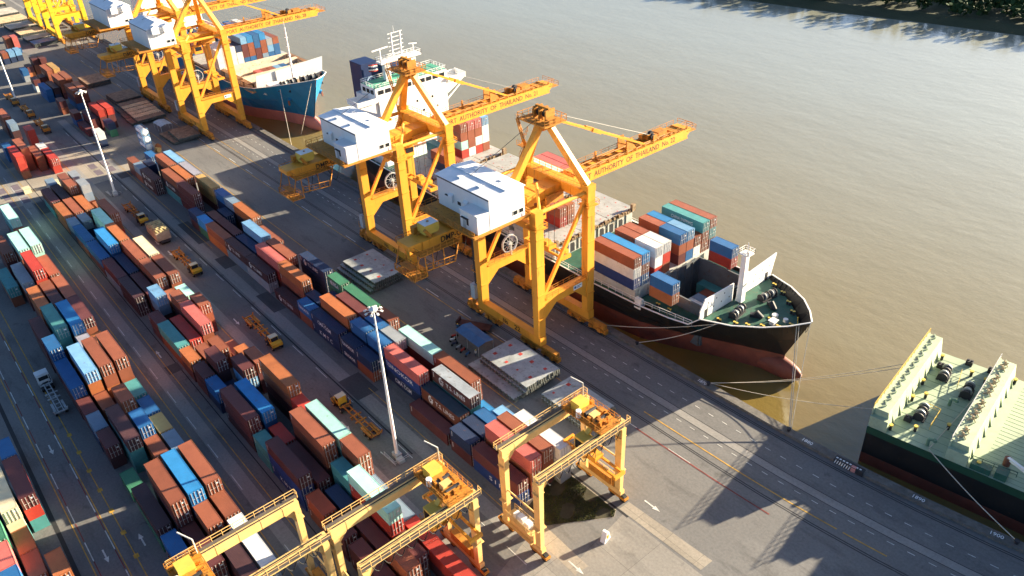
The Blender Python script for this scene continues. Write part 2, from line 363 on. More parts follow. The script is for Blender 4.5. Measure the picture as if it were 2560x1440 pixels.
# ------------------------------------------------------------------ containers
CC = dict(br=((.27,.085,.045),'red-brown'), mr=((.125,.038,.036),'maroon'), do=((.075,.034,.036),'dark brown'), nv=((.022,.040,.095),'navy blue'), nb=((.020,.050,.19),'royal blue'),
  bl=((.022,.115,.29),'blue'), sb=((.030,.22,.50),'bright blue'), lb=((.17,.36,.58),'light blue'), bg=((.19,.27,.36),'blue-grey'), mi=((.36,.66,.58),'mint green'), te=((.075,.27,.27),'teal'),
  gn=((.055,.21,.12),'green'), cr=((.72,.62,.40),'cream'), gy=((.30,.33,.36),'grey'), lg=((.32,.32,.38),'lilac grey'), wh=((.70,.70,.68),'white'), rd=((.42,.045,.03),'red'),
  ro=((.42,.085,.035),'orange-red'), pk=((.52,.13,.11),'salmon red'), tn=((.46,.28,.10),'tan'), bo=((.20,.06,.03),'dark-roofed brown'), rg=((.10,.04,.035),'grey-roofed brown'))
CC['or'] = ((.40,.13,.045),'orange-brown')
CM = {k: pmat('container_'+v[1].replace('-','_').replace(' ','_'), v[0], .5, var=.16, sc=.45, rust=.16, rcol=(.13,.06,.03), objvar=.16, spec=.4) for k, v in CC.items()}
roof_grey = pmat('weathered_grey_roof', (.30,.34,.38), .6, var=.3, sc=.4, rust=.3, rcol=(.16,.12,.09))
roof_dark = pmat('dark_tarpaulin', (.035,.055,.075), .7, var=.3, sc=.4)
CW, CH = 2.438, 2.591
def cont_body(L):
    b = MB(); P = [.16]; D = [.0]; x = .16; pit = .278
    while x + pit < L-.16:
        P += [x+.07, x+.138, x+.208, x+pit]; D += [0, .036, .036, 0]; x += pit
    P.append(L-.16); D.append(0)
    for y, sg in ((.012, 1), (CW-.012, -1)):
        V = [(px, y+sg*d, .16) for px, d in zip(P, D)] + [(px, y+sg*d, CH-.12) for px, d in zip(P, D)]
        n = len(P); b.add(V, [((i, i+1, n+i+1, n+i) if sg > 0 else (i+1, i, n+i, n+i+1)) for i in range(n-1)])
    V = [(px, .06, CH-.012-d*.6) for px, d in zip(P, D)] + [(px, CW-.06, CH-.012-d*.6) for px, d in zip(P, D)]
    n = len(P); b.add(V, [(i, i+1, n+i+1, n+i) for i in range(n-1)])
    Q = [.12 + i*(CW-.24)/32 for i in range(33)]
    V = [(.02+(.04 if i % 4 in (2,3) else 0), q, .16) for i, q in enumerate(Q)] + [(.02+(.04 if i % 4 in (2,3) else 0), q, CH-.12) for i, q in enumerate(Q)]
    b.add(V, [(i+1, i, 33+i, 34+i) for i in range(32)])
    b.quad((L-.06,.05,.1),(L-.06,CW-.05,.1),(L-.06,CW-.05,CH-.05),(L-.06,.05,CH-.05))
    b.quad((.05,.05,.12),(.05,CW-.05,.12),(L-.05,CW-.05,.12),(L-.05,.05,.12))
    for xx in (0, L-.16):
        for yy in (0, CW-.12): b.box(xx, yy, 0, xx+.16, yy+.12, CH)
    for yy in (.003, CW-.075): b.box(.16, yy, 0, L-.16, yy+.07, .159); b.box(.16, yy, CH-.119, L-.16, yy+.07, CH-.004)
    for xx in (.004, L-.10): b.box(xx, .12, CH-.12, xx+.09, CW-.12, CH-.003); b.box(xx, .12, .002, xx+.09, CW-.12, .16)
    return b
def cont_door():                                        # at the +X end; local x = 0 is the end of the box
    b = MB()
    for y0, y1 in ((.13, 1.21), (1.23, CW-.13)):
        b.box(-.05, y0, .16, -.012, y1, CH-.13)
        for k in range(4): b.box(-.012, y0+.06, .30+k*.56, .006, y1-.06, .72+k*.56)
    for y in (.36, .92, 1.52, 2.08):
        b.box(.012, y-.035, .08, .075, y+.035, CH-.06, 1)
        for zz in (.1, 1.0, CH-.2): b.box(.006, y-.09, zz, .05, y+.09, zz+.1, 1)
        b.box(.05, y-.02, 1.12, .085, y+.34, 1.19, 1)
    b.box(.007, 1.62, 1.75, .015, 2.02, 2.05, 2)
    return b
BODY = {40: cont_body(12.19).mesh('body', CM['br']), 20: cont_body(6.06).mesh('body', CM['br'])}
DOOR = cont_door().mesh('door', [CM['br'], galv, white_let])
mkb = MB()
for k in range(6): mkb.quad((.5,-.004,1.15+k*.2),(.72,-.004,1.15+k*.2),(.72,-.004,1.28+k*.2),(.5,-.004,1.28+k*.2))
MARK = mkb.mesh('code_marking', white_let)
lgo = MB(); n = 28
for i in range(n):                                       # round swirl emblem: open ring with a tail
    a0, a1 = 2*PI*i/n, 2*PI*(i+1)/n
    if .3 < a0 < 1.1: continue
    lgo.quad(*[(r*math.cos(a)*.62, r*math.sin(a)*.85, 0) for r, a in ((.55,a0),(1,a0),(1,a1),(.55,a1))])
lgo.quad((-.1,-.55,0),(.35,-.95,0),(.75,-.2,0),(.35,0,0)); lgo.quad((-.1,.05,0),(.75,.05,0),(.75,.3,0),(-.1,.3,0))
LOGO = lgo.mesh('emblem', white_let)
arc = MB(); 
for i in range(10):
    a0, a1 = PI*(.2+.6*i/10), PI*(.2+.6*(i+1)/10)
    arc.quad(*[(r*math.cos(a), r*math.sin(a)*.5, 0) for r, a in ((.85,a0),(1,a0),(1,a1),(.85,a1))])
ARC = arc.mesh('emblem', white_let)
NCONT = 0
CAND = []                                               # every container asked for: the three hundred that show largest are built one by one, the rest as one mesh
def set_mat(o, slots):
    for i, mt in enumerate(slots):
        o.material_slots[i].link = 'OBJECT'; o.material_slots[i].material = mt
def container(L, c, loc, rz, hs, label, group, door=True, text=None, mark=False, flip=False):
    """one container: body mesh at its base corner, with its door end, lettering and roof cover as parts"""
    global NCONT; NCONT += 1
    o = link('container', BODY[L], None, loc, rz); o.scale = (1,1,hs); set_mat(o, [CM[c]]); tag(o, label, 'container', group)
    LL = 12.19 if L == 40 else 6.06
    if door:
        d = link('door', DOOR, o, (LL,0,0)); set_mat(d, [CM[c], galv, white_let])
        if flip: d.location = (0,CW,0); d.rotation_euler = (0,0,PI)
    if mark: link('code_marking', MARK, o)
    if c in ('rg','bo'):
        r = MB(); r.box(.1,.02,CH+.003,LL-.1,CW-.02,CH+.05); r.obj('roof_cover', roof_grey if c == 'rg' else roof_dark, o)
    def em(me, x, z, s): e = link('emblem', me, o, (x,-.012,z)); e.rotation_euler = (PI/2,0,0); e.scale = (s,s,1)
    if text == 'T': em(LOGO, 2.6, 1.35, .95); letter('T.S. LINES', white_let, o, (4.0,-.012,.95), 5.0, .9)
    elif text == 'L': em(LOGO, 3.0, 1.32, 1.1); letter('T.S. LINES', white_let, o, (4.6,-.012,.85), 6.0, 1.0)
    elif text == 'K': letter('SINOKOR', white_let, o, (.9,-.012,1.05), LL*.74, 1.0 if L == 40 else .85)
    elif text == 'C': letter('CMA CGM', white_let, o, (3.0,-.012,.9), 5.8, 1.0); em(ARC, 6.0, 1.75, 1.0)
    elif text == 'M': letter('K M T C', white_let, o, (3.2,-.012,.85), 5.6, 1.05)
    elif text == 'G': letter('S I P G', white_let, o, (4.4,-.012,.8), 5.6, .95)
    elif text == 'H': letter('HEUNG-A', white_let, o, (LL*.16,-.012,.8), LL*.64, 1.15)
    elif text == 'S': letter('CHINA SHIPPING', white_let, o, (2.9,-.012,.9), 6.4, .85)
    return o
YARD = '''
11 20 -268.75 br.mr _
11 20 -262.56 bg.br _
11 40 -256.37 do.do TT
11 20 -217.16 nv.mr _
11 20 -210.98 sb.gn _
11 40 -204.79 br.or _
11 40 -192.48 do.bg T-
11 40 -180.17 do.gy T-
11 40 -164.78 do T
11 20 -152.46 bl.br K-
11 40 -146.15 nv.nv CM
11 20 -133.02 nv.nv KK
11 20 -126.70 nv.br _
11 40 -107.39 mr _
11 20 -94.00 nv.mr _
11 40 -87.30 mr.nb -G
12 20 -262.44 nv.nv _
12 40 -244.17 br.do.te -T
12 40 -231.78 mr.mr.mr _
12 20 -211.33 mr.br _
12 40 -205.14 mr.mr _
12 40 -192.14 nv.br _
12 40 -179.35 pk.rd.mr _
12 40 -167.03 or.br.mr _
12 20 -153.83 nv.nv _
12 40 -146.37 or.br.do _
12 20 -133.06 bl.nv.br _
12 20 -126.58 bl.nv.nv _
12 40 -119.97 pk.nb.nv -KC
12 40 -107.17 bo.mr L-
12 20 -94.20 nv.nv _
12 40 -87.24 pk.br.mr _ 2.85
13 20 -269.37 bl.nv _
13 40 -257.65 br.do.mr O--
13 40 -244.33 or.mr.mr _
13 20 -210.95 nv.nv _
13 40 -193.56 lb.nv.mr _
13 40 -179.42 br.do.mr _
13 20 -150.51 nv.br _
13 40 -144.32 mr.mr.do _
13 20 -132.00 bl.nv.br _
13 20 -125.82 gy.do.nv _
13 40 -107.49 rg.te.mr L--
13 20 -94.40 bl.nv _
13 40 -87.53 br.br.mr _ 2.85
14 40 -258.12 lb.nv.br _
14 40 -245.19 lg.gy.br _
14 40 -231.89 tn.tn.mr _
14 20 -218.02 bl.nv.nv _
14 20 -211.84 bg.nv.mr _
14 40 -205.65 or.do.mr _
14 40 -193.33 br.mr _
14 40 -167.18 nv.nv.nv T--
14 20 -153.28 gn.gn.br H--
14 40 -146.15 gn.br.mr H--
14 20 -133.00 br.mr.mr _
14 40 -123.26 mi.mr.mr _
14 40 -110.94 br.br.do _
14 20 -98.62 sb _
14 20 -92.44 lb.nv _
14 40 -86.26 wh.wh.gy _ 2.7
21 40 -263.04 mr.te _
21 40 -249.35 or.br O-
21 20 -236.38 bg.nv _
21 40 -230.19 bl.br _
21 40 -217.56 bl.mr _
21 40 -204.59 mr.bg _
21 40 -192.27 do.do _
21 20 -171.50 mr.mr _
21 40 -165.31 te.br _ 2.75
21 20 -152.78 or.mr _
21 20 -145.52 mr.mr _
21 20 -139.11 bl.nv O-
21 40 -130.41 mr.mr.do _
21 20 -117.17 te.te _
21 40 -110.98 mr.nb.nb --M
21 20 -97.14 ro.br I-
21 20 -90.67 mr.mr _
21 40 -83.30 mr.mr I-
22 20 -270.30 bg.br _
22 40 -263.60 do.mr _
22 40 -250.60 br.br _
22 20 -236.86 gy.nv _
22 40 -218.15 sb.bl.nv _
22 40 -205.00 nv.br _
22 40 -192.00 mr.mr _
22 20 -178.41 lb.bg.do _
22 40 -166.08 rd.br _
22 20 -151.69 br.mr _
22 20 -145.16 mr.do.do _
22 20 -138.97 nv _
22 40 -130.44 sb.bl.br _
22 20 -116.95 rd.mr _
22 40 -110.41 mr.mr _
22 20 -96.08 nv.nv _
22 40 -89.50 mr.mr _
22 20 -77.00 br.br.mr _
23 20 -264.42 br.br.mr _
23 20 -258.23 br.br.br _
23 40 -250.63 or.mr _
23 40 -230.99 mi.mi.mr _
23 40 -218.67 or.br.mr _
23 40 -205.47 br.br.mr _
23 40 -192.71 br.mr.mr _
23 20 -178.61 br.mr _
23 20 -172.42 br.mr.do _
23 40 -166.23 pk.br.mr I--
23 20 -152.20 br.br _
23 20 -138.87 mr.lb.do _
23 40 -112.32 br.br.mr.mr _
23 20 -98.45 te.te.te _
23 40 -92.26 mi.rd.rd.te _
23 20 -79.94 mr.br _
24 20 -264.28 gy.gy.gy _
24 20 -255.84 gy.bg.br _
24 20 -242.40 or.br _
24 40 -236.04 br.br.rd _
24 40 -205.38 cr.br.mr _
24 40 -192.18 br.br.bl _
24 20 -178.50 mi.br _
24 20 -167.64 br.br.mr _
24 20 -152.28 br _
24 20 -145.36 or.br _
24 20 -139.17 br.mr.mr _
24 40 -130.89 or.br.mr.do _
24 20 -118.57 rd.rd.mr A--
24 40 -112.02 mi.te.mr.mr _
24 20 -99.71 br.br.br.br _
24 40 -93.52 bg.bl _
24 20 -81.20 rd.rd _
24 40 -75.02 rd.mr _
31 40 -218.67 te.br _
31 40 -183.39 mr.mr.do _
31 20 -169.03 bl.nv.mr.mr _
31 40 -162.85 bl.mr.mr _
31 20 -150.54 mr.mr _
31 20 -144.35 bg.nv _
31 20 -138.16 mr.do _
31 20 -127.28 gn _
31 40 -119.01 do.gn _
31 20 -105.19 bl.mr _
32 40 -232.95 br.mr.mr _
32 40 -213.29 gy.br.mr _
32 40 -198.22 or.br.mr _
32 40 -182.33 te.te.do.mr _
32 40 -162.06 lb.or.mr.mr _
32 20 -149.60 br.mr _
32 40 -140.18 do.te.te _
32 40 -117.02 br.mr.do.do _
32 20 -104.70 mr.mr _
32 20 -97.50 mr.do.mr _
33 40 -226.27 mi.br.mr.do _
33 40 -212.61 rd.rd.mr.mr _
33 20 -198.95 br.mr.mr _
33 20 -192.76 do.mr.mr _
33 40 -181.60 sb.gy.br.br _
33 20 -169.00 lg.bl.mr _
33 40 -162.24 br.br.or.mr _
33 20 -145.76 br.mr.do _
33 20 -135.93 bl.bl.mr _
33 20 -129.74 br.or _
33 40 -117.25 sb.bl.mr.br _
33 20 -104.93 br.br.do _
33 40 -96.00 do.mr.do _
34 40 -253.01 mi.te.mr _
34 20 -240.69 br.mr _
34 40 -226.66 mi.mi.br.mr _
34 40 -212.94 br.br.mr _
34 40 -199.25 br.mr.mr _
34 40 -186.93 mr.br.mr _
34 20 -172.13 or.mr _
34 40 -162.40 br.br.br.mr _
34 20 -149.37 te.gn _
34 20 -142.27 bl.mr _
34 20 -135.48 tn.br _
34 20 -129.02 bg.nv _
34 40 -117.42 br.br.mr.mr _
34 20 -105.10 br.br.mr _
34 40 -98.50 wh.gy.nv _
41 40 -131.00 gn.nv.mr _
41 20 -118.34 pk.gy.nv _
41 20 -112.16 bl.br.mr _
42 40 -136.90 cr.cr.te _
42 20 -122.59 or.nv _
42 20 -116.40 br.mr _
42 20 -107.00 br.br _
43 20 -148.35 bl.mr _
43 40 -138.30 mr.rd.te _
43 20 -114.12 or.br _
43 20 -105.00 or.mr _
51 20 -409.56 bl.gy _
51 20 -390.16 mr.wh _
51 40 -377.99 bl.bl _
51 20 -351.86 mr.br _
51 20 -333.16 mr.bl _
51 40 -325.19 mr _
51 20 -304.86 wh.nv _
52 20 -413.10 mr.or _
52 20 -391.86 mr.mr _
52 40 -377.89 do.nv _
52 40 -327.49 mr.mr _
53 20 -413.60 mr.br.br _
53 40 -395.79 br.br.mr _
53 40 -377.29 br.br.mr _
53 40 -358.89 br.mr.bl _
53 40 -327.19 rd.mr.mr _
53 20 -312.36 nv.gn _
54 20 -411.90 mr.rd.br _
54 40 -396.59 tn.br.mr _
54 40 -378.69 br.br.br _
54 40 -359.39 br.br.mr _
54 40 -327.29 rd.mr.mr _
61 20 -314.56 bl.bl _
61 40 -301.29 rd.rd.br _
62 40 -307.59 br.br.br _
63 40 -346.09 br.mr.do _
63 20 -330.26 bg.do.mr _
63 40 -304.29 br.br _
64 20 -318.56 rd.rd.rd _
64 20 -305.26 wh.rd _
64 40 -298.69 rd.rd _
71 20 -446.80 br.nv _
72 20 -447.50 lb.nv _
73 20 -464.20 br.br.bl _
73 20 -448.00 lb.nv _
74 20 -463.50 pk.pk.bl _
'''
ROWY = {1:(58.0,60.95,63.9,66.8), 2:(30.6,33.55,36.5,39.45), 3:(9.2,12.2,15.15,18.1), 4:(-11.7,-8.75,-5.8), 5:(58.0,60.95,63.9,66.8), 6:(30.6,33.55,36.5,39.45), 7:(58.0,60.95,63.9,66.8)}
BLK = {1:'quayside block', 2:'middle block', 3:'inland block', 4:'near corner block', 5:'far quayside block', 6:'far inland block', 7:'farthest block'}
GRP = {b: 'containers stacked in the '+n for b, n in BLK.items()}
RWN = {4: ('landward row','second row','third row','waterside row'), 3: ('landward row','middle row','waterside row')}
ORD = ['first','second','third','fourth','fifth','sixth','seventh','eighth','ninth','tenth','eleventh','twelfth','thirteenth','fourteenth','fifteenth','sixteenth','seventeenth','eighteenth','nineteenth','twentieth']
stacks = []
for ln in YARD.split('\n'):
    p = ln.split()
    if not p: continue
    b, r, L, x0 = int(p[0][0]), int(p[0][1]), int(p[1]), float(p[2]); cols = p[3].split('.'); h = float(p[5]) if len(p) > 5 else 2.6
    stacks.append(dict(b=b, r=r, L=L, x=x0, LL=12.19 if L == 40 else 6.06, c=cols, n=len(cols), t=p[4], h=h))
for s in stacks:
    row = sorted([q for q in stacks if q['b'] == s['b'] and q['r'] == s['r']], key=lambda q: -q['x'])
    s['k'] = row.index(s); s['nx'] = row[s['k']-1] if s['k'] else None; s['pv'] = row[s['k']+1] if s['k']+1 < len(row) else None
def cover(s, x):                                         # height of the row in front at x
    f = [q for q in stacks if q['b'] == s['b'] and q['r'] == s['r']-1 and q['x']-.3 <= x <= q['x']+q['LL']+.3]
    return max([q['n']*q['h'] for q in f], default=0)
items = []
for s in stacks:
    for i, c in enumerate(s['c']):
        lv = s['n']-i; ztop = lv*s['h']; zb = ztop-s['h']
        side = 0
        for j in range(6):
            cv = cover(s, s['x']+s['LL']*(j+.5)/6) - .55
            side += max(0, min(1, (ztop-max(zb, cv))/s['h']))/6
        nx = s['nx']; end = 1.0
        if nx:
            gap = nx['x']-s['x']-s['LL']; vis = nx['n']*nx['h'] - max(0, gap)*.62
            end = max(0, min(1, (ztop-max(zb, vis))/s['h']))
        # an open lane or the quay in front shows the whole long side; the top of a stack always shows
        dist = math.sqrt((s['x'])**2 + ROWY[s['b']][s['r']-1]**2 + 1e4)
        area = (s['LL']*2.4*.55*(i == 0) + s['LL']*2.6*.35*side*(ROWY[s['b']][s['r']-1]/60+.15) + 6.3*.5*end)/dist**2*1e4
        items.append((area, s, i, lv, zb, side, end))
rng_c = random.Random(11)
for (area, s, i, lv, zb, side, end) in items:
    b, r = s['b'], s['r']; y0 = ROWY[b][r-1] + .0065*(s['x']+180); c = s['c'][i]; hs = s['h']/CH*.998
    rn = RWN[3 if b == 4 else 4][r-1]; pos = ORD[s['k']] if s['k'] < 20 else 'last'
    if s['n'] == 1: lvl = 'lying alone,'
    else: lvl = 'on top,' if i == 0 else ('lowest,' if lv == 1 else ('second down,' if i == 1 else 'third down,'))
    lab = f"{'long' if s['L']==40 else 'short'} {CC[c][1]} container {lvl} {pos} stack from near end, {rn}, {BLK[b]}"
    tx = s['t'][i] if s['t'] != '_' and i < len(s['t']) else None
    if tx in ('-','_','O','I','A'): tx = None
    CAND.append((area, dict(L=s['L'], c=c, loc=(s['x']+rng_c.uniform(-.06,.06), y0+rng_c.uniform(-.05,.05), zb+.01), rz=.0065, hs=hs, label=lab, group=GRP[b], door=s['x'] > -300, text=tx,
        mark=side > .4 and s['x'] > -240 and c not in ('wh','cr','mi') and rng_c.random() < .6)))
def build_containers():
    CAND.sort(key=lambda t: -t[0]); rest = MB(); keys = list(CC)
    for n_, (area, k) in enumerate(CAND):
        if n_ < 298: container(**k); continue
        x, y, z = k['loc']; LL = 12.19 if k['L'] == 40 else 6.06
        rest.box(x+.01, y, z+.01, x+LL-.01, y+CW, z+CH*k['hs']-.02, keys.index(k['c']))
    ro = rest.obj('lower_containers', [CM[k] for k in keys]); tag(stuff(ro), 'lower containers buried in the yard and ship stacks under the ones on top', 'containers')
# ------------------------------------------------------------------ ship-to-shore gantry cranes
house_roof = pmat('house_roof_white', (.82,.83,.84), .45, var=.10, sc=.3)
house_wall = pmat('house_wall_white', (.78,.78,.77), .5, var=.06, sc=.5, rust=.06, rcol=(.4,.33,.25), streak=True)
hood_m = pmat('tank_yellow', (.70,.48,.08), .5, var=.15, sc=.5)
def quay_crane(cx, number, label, house_u=(-7.3, 8.7), hip=False, paint=None, simple=False):
    P = paint or yel; G = 14.2
    t = thing('gantry_crane', label, 'crane', (cx, 90.2+off(cx), 0), slope(cx), 'ship to shore gantry cranes along the quay')
    U = 9.4
    def O(name, mb, mats, par=None): return mb.obj(name, mats, par or t)
    # legs: box columns, each with climbing brackets and joint flanges
    for v in (0, G):
        for u in (-U, U):
            m = MB(); m.beam((u,v,4.6),(u,v,15),1.55,1.9,0,1.75,2.0); m.beam((u,v,15),(u,v,34),1.75,2.0,0,1.8,2.05)
            for z in (9.2, 15, 22, 28): m.box(u-1.08,v-1.0,z,u+1.08,v+1.0,z+.14)
            m.rail([(u-1.6,v-1.5,30.4),(u+1.6,v-1.5,30.4),(u+1.6,v+1.5,30.4),(u-1.6,v+1.5,30.4),(u-1.6,v-1.5,30.4)], 1.1, 1.6, .08)
            m.box(u-1.6,v-1.5,30.3,u+1.6,v+1.5,30.38)
            O('leg', m, P)
    for v in (0, G):
        m = MB(); m.box(-U-1.1,v-.85,2.7,U+1.1,v+.85,4.6)
        for u in (-7,-3.5,0,3.5,7): m.box(u-.06,v-.92,2.75,u+.06,v+.92,4.55)
        s = O('sill_beam', m, P)
        if v == 0 and number:
            letter('No', black_let, s, (-1.6,-.93,3.1), 1.6, 1.1); letter(number, black_let, s, (2.2,-.93,3.1), 1.9, 1.2)
    for v in (0, G):
        for u in (-U, U):
            m = MB(); m.box(u-5.4,v-.55,1.75,u+5.4,v+.55,2.68)
            for d in (-3, 3):
                m.extr([(u+d-2.3,.75),(u+d+2.3,.75),(u+d+1.6,1.73),(u+d-1.6,1.73)],'y',v-.48,v+.48); m.box(u+d-1.9,v-.85,1.0,u+d-.9,v-.5,1.7); m.box(u+d+.8,v-.9,.9,u+d+1.7,v-.5,1.9)
            m.box(u-5.9,v-.5,.7,u-5.4,v+.5,1.7); m.box(u+5.4,v-.5,.7,u+5.9,v+.5,1.7)
            bg_ = O('bogie', m, yeld)
            if not simple:
                for d in (-4.4,-1.6,1.6,4.4):
                    wv = MB(); wv.tube((u+d,v-.35,.46),(u+d,v+.35,.46),.45,14); wv.obj('wheel', drk, bg_)
    # portal beams with haunches and walkway rails
    for u in (-U, U):
        m = MB(); m.box(u-.62,.95,11.4,u+.62,G-.95,13.4)
        m.extr([(.95,8.6),(1.2,8.6),(4.4,11.4),(.95,11.4)],'x',u-.6,u+.6); m.extr([(G-.95,8.6),(G-.95,11.4),(G-4.4,11.4),(G-1.2,8.6)],'x',u-.6,u+.6)
        m.box(u-1.0,1.3,13.4,u+1.0,G-1.3,13.48)
        pb = O('portal_beam', m, P)
        for du in (-.95, .95): m = MB(); m.rail([(u+du,1.4,13.48),(u+du,G-1.4,13.48)],1.1,1.6,.07); m.obj('railing', yeld, pb)
        if u > 0 and not simple:
            m = MB(); m.box(u+.63,G-4.9,11.9,u+.68,G-2.4,13.0); m.obj('sign_board', wht, pb)
            m = MB(); m.box(u+.682,G-4.7,12.2,u+.69,G-4.1,12.75); m.box(u+.682,G-3.9,12.5,u+.69,G-2.6,12.7); m.box(u+.682,G-3.9,12.2,u+.69,G-3.0,12.36); m.obj('sign_marks', pmat('sign_blue', (.05,.12,.3), .6), pb)
        m = MB(); m.beam((u,1.1,13.5),(u,G-1.0,31.6),.62,.75); m.box(u-.34,7.3,21.6,u+.34,8.3,22.3); O('diagonal_brace', m, P)
        m = MB(); m.tube((u,.9,33.2),(u,G-.9,33.2),.42,10); m.tube((u,.9,33.4),(u*.25,6.5,35.2),.3,8); O('tie_tube', m, P)
    m = MB(); m.box(-U+.9,G-.75,31.3,U-.9,G+.75,33.7); m.box(-U+.9,G-1.3,33.7,U-.9,G+1.3,33.78); m.rail([(-U+1,G+1.25,33.78),(U-1,G+1.25,33.78)],1.1,1.8,.08); m.rail([(-U+1,G-1.25,33.78),(U-1,G-1.25,33.78)],1.1,1.8,.08)
    for u in (-5,-2,2,5): m.box(u-.06,G-.85,31.3,u+.06,G+.85,33.7)
    O('cross_beam', m, P)
    m = MB(); m.box(-U+.9,-.6,29.3,U-.9,.6,30.8); O('cross_beam', m, P)
    # main girder, boom with lettering
    m = MB(); m.box(-2.1,-21.5,30.85,2.1,G+2.8,32.85)
    m.extr([(-24.5,31.9),(-21.5,30.85),(-21.5,32.85),(-24.5,32.85)],'x',-1.9,1.9)
    for v in range(-20, 17, 3): m.box(-2.18,v,30.8,2.18,v+.12,32.9)
    g = O('girder', m, P)
    letter('DMP-GCM', black_let, g, (2.2,-17.5,31.2), 7.0, 1.25, '+x')
    B0, B1 = G+3.0, G+40.2
    m = MB(); m.box(-2.1,B0,30.6,2.1,B1,32.75); m.extr([(B1,31.0),(B1+1.2,32.0),(B1+1.2,32.75),(B1,32.75)],'x',-2.0,2.0)
    m.box(-2.12,B0,32.75,2.12,B1,32.83)
    for sx in (-2.2, 2.2): m.box(sx-.06,B0,30.5,sx+.06,B1,30.66)
    bo = O('boom', m, P)
    m = MB()
    for sx in (-1.5, -.9, 1.0, 1.6): m.tube((sx,B0+.5,33.15),(sx,B1-5,33.15),.12,6)
    for k in range(13): m.box(-1.9,B0+1+k*2.9,32.85,1.9,B0+1.15+k*2.9,33.1); m.box(1.75,B0+2+k*2.9,32.85,2.1,B0+2.4+k*2.9,33.35)
    for sx in (-1.3, 1.3): m.box(sx-.14,B0+17.0,32.83,sx+.14,B0+18.8,35.9); m.extr([(B0+18.8,32.83),(B0+20.4,32.83),(B0+18.8,34.8)],'x',sx-.14,sx+.14)
    m.box(-1.2,B0+9.5,32.83,-.9,B0+9.9,34.8)
    for k in range(3): m.box(-1.5+k*.9,B0+24.2+k*.9,32.83,-.5+k*.9,B0+25.6+k*.9,34.2)
    m.box(-1.6,B0+28.5,32.83,.6,B0+31.5,33.9)
    m.obj('boom_gear', yeld, bo)
    if not simple:
        m = MB(); m.tube((-.5,B0+26.6,34.0),(.2,B0+26.6,34.0),.75,14); m.tube((.7,B0+26.0,34.0),(1.2,B0+26.0,34.0),.6,14); m.obj('sheave', drk, bo)
    m = MB(); m.rail([(2.25,B0+.5,32.83),(2.25,B0+29,32.83)],.5,3.2,.06,mid=False); m.rail([(-2.25,B0+.5,32.83),(-2.25,B1,32.83)],1.0,2.4,.07)
    m.rail([(2.25,B0+29,32.83),(2.25,B1+1.5,32.83),(-2.25,B1+1.5,32.83)],1.1,1.8,.07); m.box(-2.2,B1,32.2,2.2,B1+1.6,32.3)
    m.rail([(-1.4,B1+1.6,31.5),(-1.4,B1+4.0,31.5),(1.4,B1+4.0,31.5),(1.4,B1+1.6,31.5)],1.1,1.4,.07); m.box(-1.4,B1+1.4,31.3,1.4,B1+4.0,31.45)
    m.obj('railing', yeld, bo)
    letter('PORT  AUTHORITY  OF  THAILAND  No. '+number, black_let, bo, (2.112,B0+1.2,31.0), 31.5, 1.25, '+x')
    # A-frame, back stay, apex platform, forestays
    ap = 10.9
    for sg in (-1, 1):
        m = MB(); m.beam((sg*U,G,33.9),(sg*1.0,ap+.2,46.4),1.5,1.35,0,1.25,1.1); m.box(sg*U-1.0,G-1.1,33.5,sg*U+1.0,G+1.1,34.8); O('frame_leg', m, P)
    m = MB(); m.beam((0,.3,32.9),(0,ap-.5,46.4),1.5,1.4,0,1.2,1.2); O('back_stay', m, P)
    m = MB(); m.stair((-U-.6,G-.9,34.9),(-U+2.4,G-1.8,38.9),.8,10); m.rail([(-U+1.2,G-2.0,38.9),(-U+4.2,G-2.9,42.6)],1.2,1.0,.07); m.box(-U+.6,G-3.0,38.8,-U+3.0,G-1.2,38.9); m.rail([(-U+.6,G-3.0,38.9),(-U+3,G-3.0,38.9),(-U+3,G-1.2,38.9)],1.1,.8,.06)
    m.stair((-3.6,ap-2.4,42.5),(-4.6,ap-2.9,46.8),.8,10); m.beam((-U+3,G-2.4,38.9),(-3.6,ap-2.4,42.5),.7,.1)
    O('stairway', m, yeld)
    m = MB(); m.box(-4.4,ap-2.9,46.6,3.6,ap+2.9,46.85); m.beam((-3.6,ap,46.5),(0,ap,44.6),.4); m.beam((3.4,ap,46.5),(0,ap,44.6),.4); m.box(-1.5,ap-.9,45.4,1.5,ap+.9,46.6)
    m.rail([(-4.4,ap-2.9,46.85),(3.6,ap-2.9,46.85),(3.6,ap+2.9,46.85),(-4.4,ap+2.9,46.85),(-4.4,ap-2.9,46.85)],1.2,1.3,.09)
    m.box(-1.9,ap-1.0,46.85,-1.5,ap+1.4,49.3); m.box(-.3,ap-1.0,46.85,.1,ap+1.4,49.3); m.box(1.5,ap-1.0,46.85,1.9,ap+1.4,49.3); m.box(-1.9,ap-.3,49.2,1.9,ap+.3,49.6); m.box(2.2,ap-1.5,46.85,3.2,ap+.6,47.9); m.box(-3.8,ap+.5,46.85,-2.7,ap+2.0,48.0)
    pf = O('apex_platform', m, yeld)
    m = MB()
    for u in (-1.2,-.7,.5,1.1): m.tube((u-.16,ap+.2,48.2),(u+.16,ap+.2,48.2),.8,14)
    m.obj('sheaves', drk, pf)
    for sg in (-1, 1):
        m = MB(); a = Vector((sg*.9,ap+1.6,46.7)); b_ = Vector((sg*1.5,B0+22.8,33.2)); mid = a.lerp(b_,.45)
        m.beam(a,b_,.34,.42); m.beam(mid-(b_-a)*.045, mid+(b_-a)*.045,.6,.8); O('forestay', m, P)
    m = MB(); m.tube((.2,ap+1.4,47.9),(.2,B0+27,33.6),.05,5); m.tube((-.3,ap+1.4,47.9),(-.3,B0+27,33.6),.05,5); m.tube((0,ap-.6,47.9),(0,-8,41.0),.05,5); O('hoist_cable', m, drk)
    # machinery house on the girder
    hu0, hu1 = house_u; hv0, hv1 = -10.7, -2.2; ze = 39.9; hz = 33.7
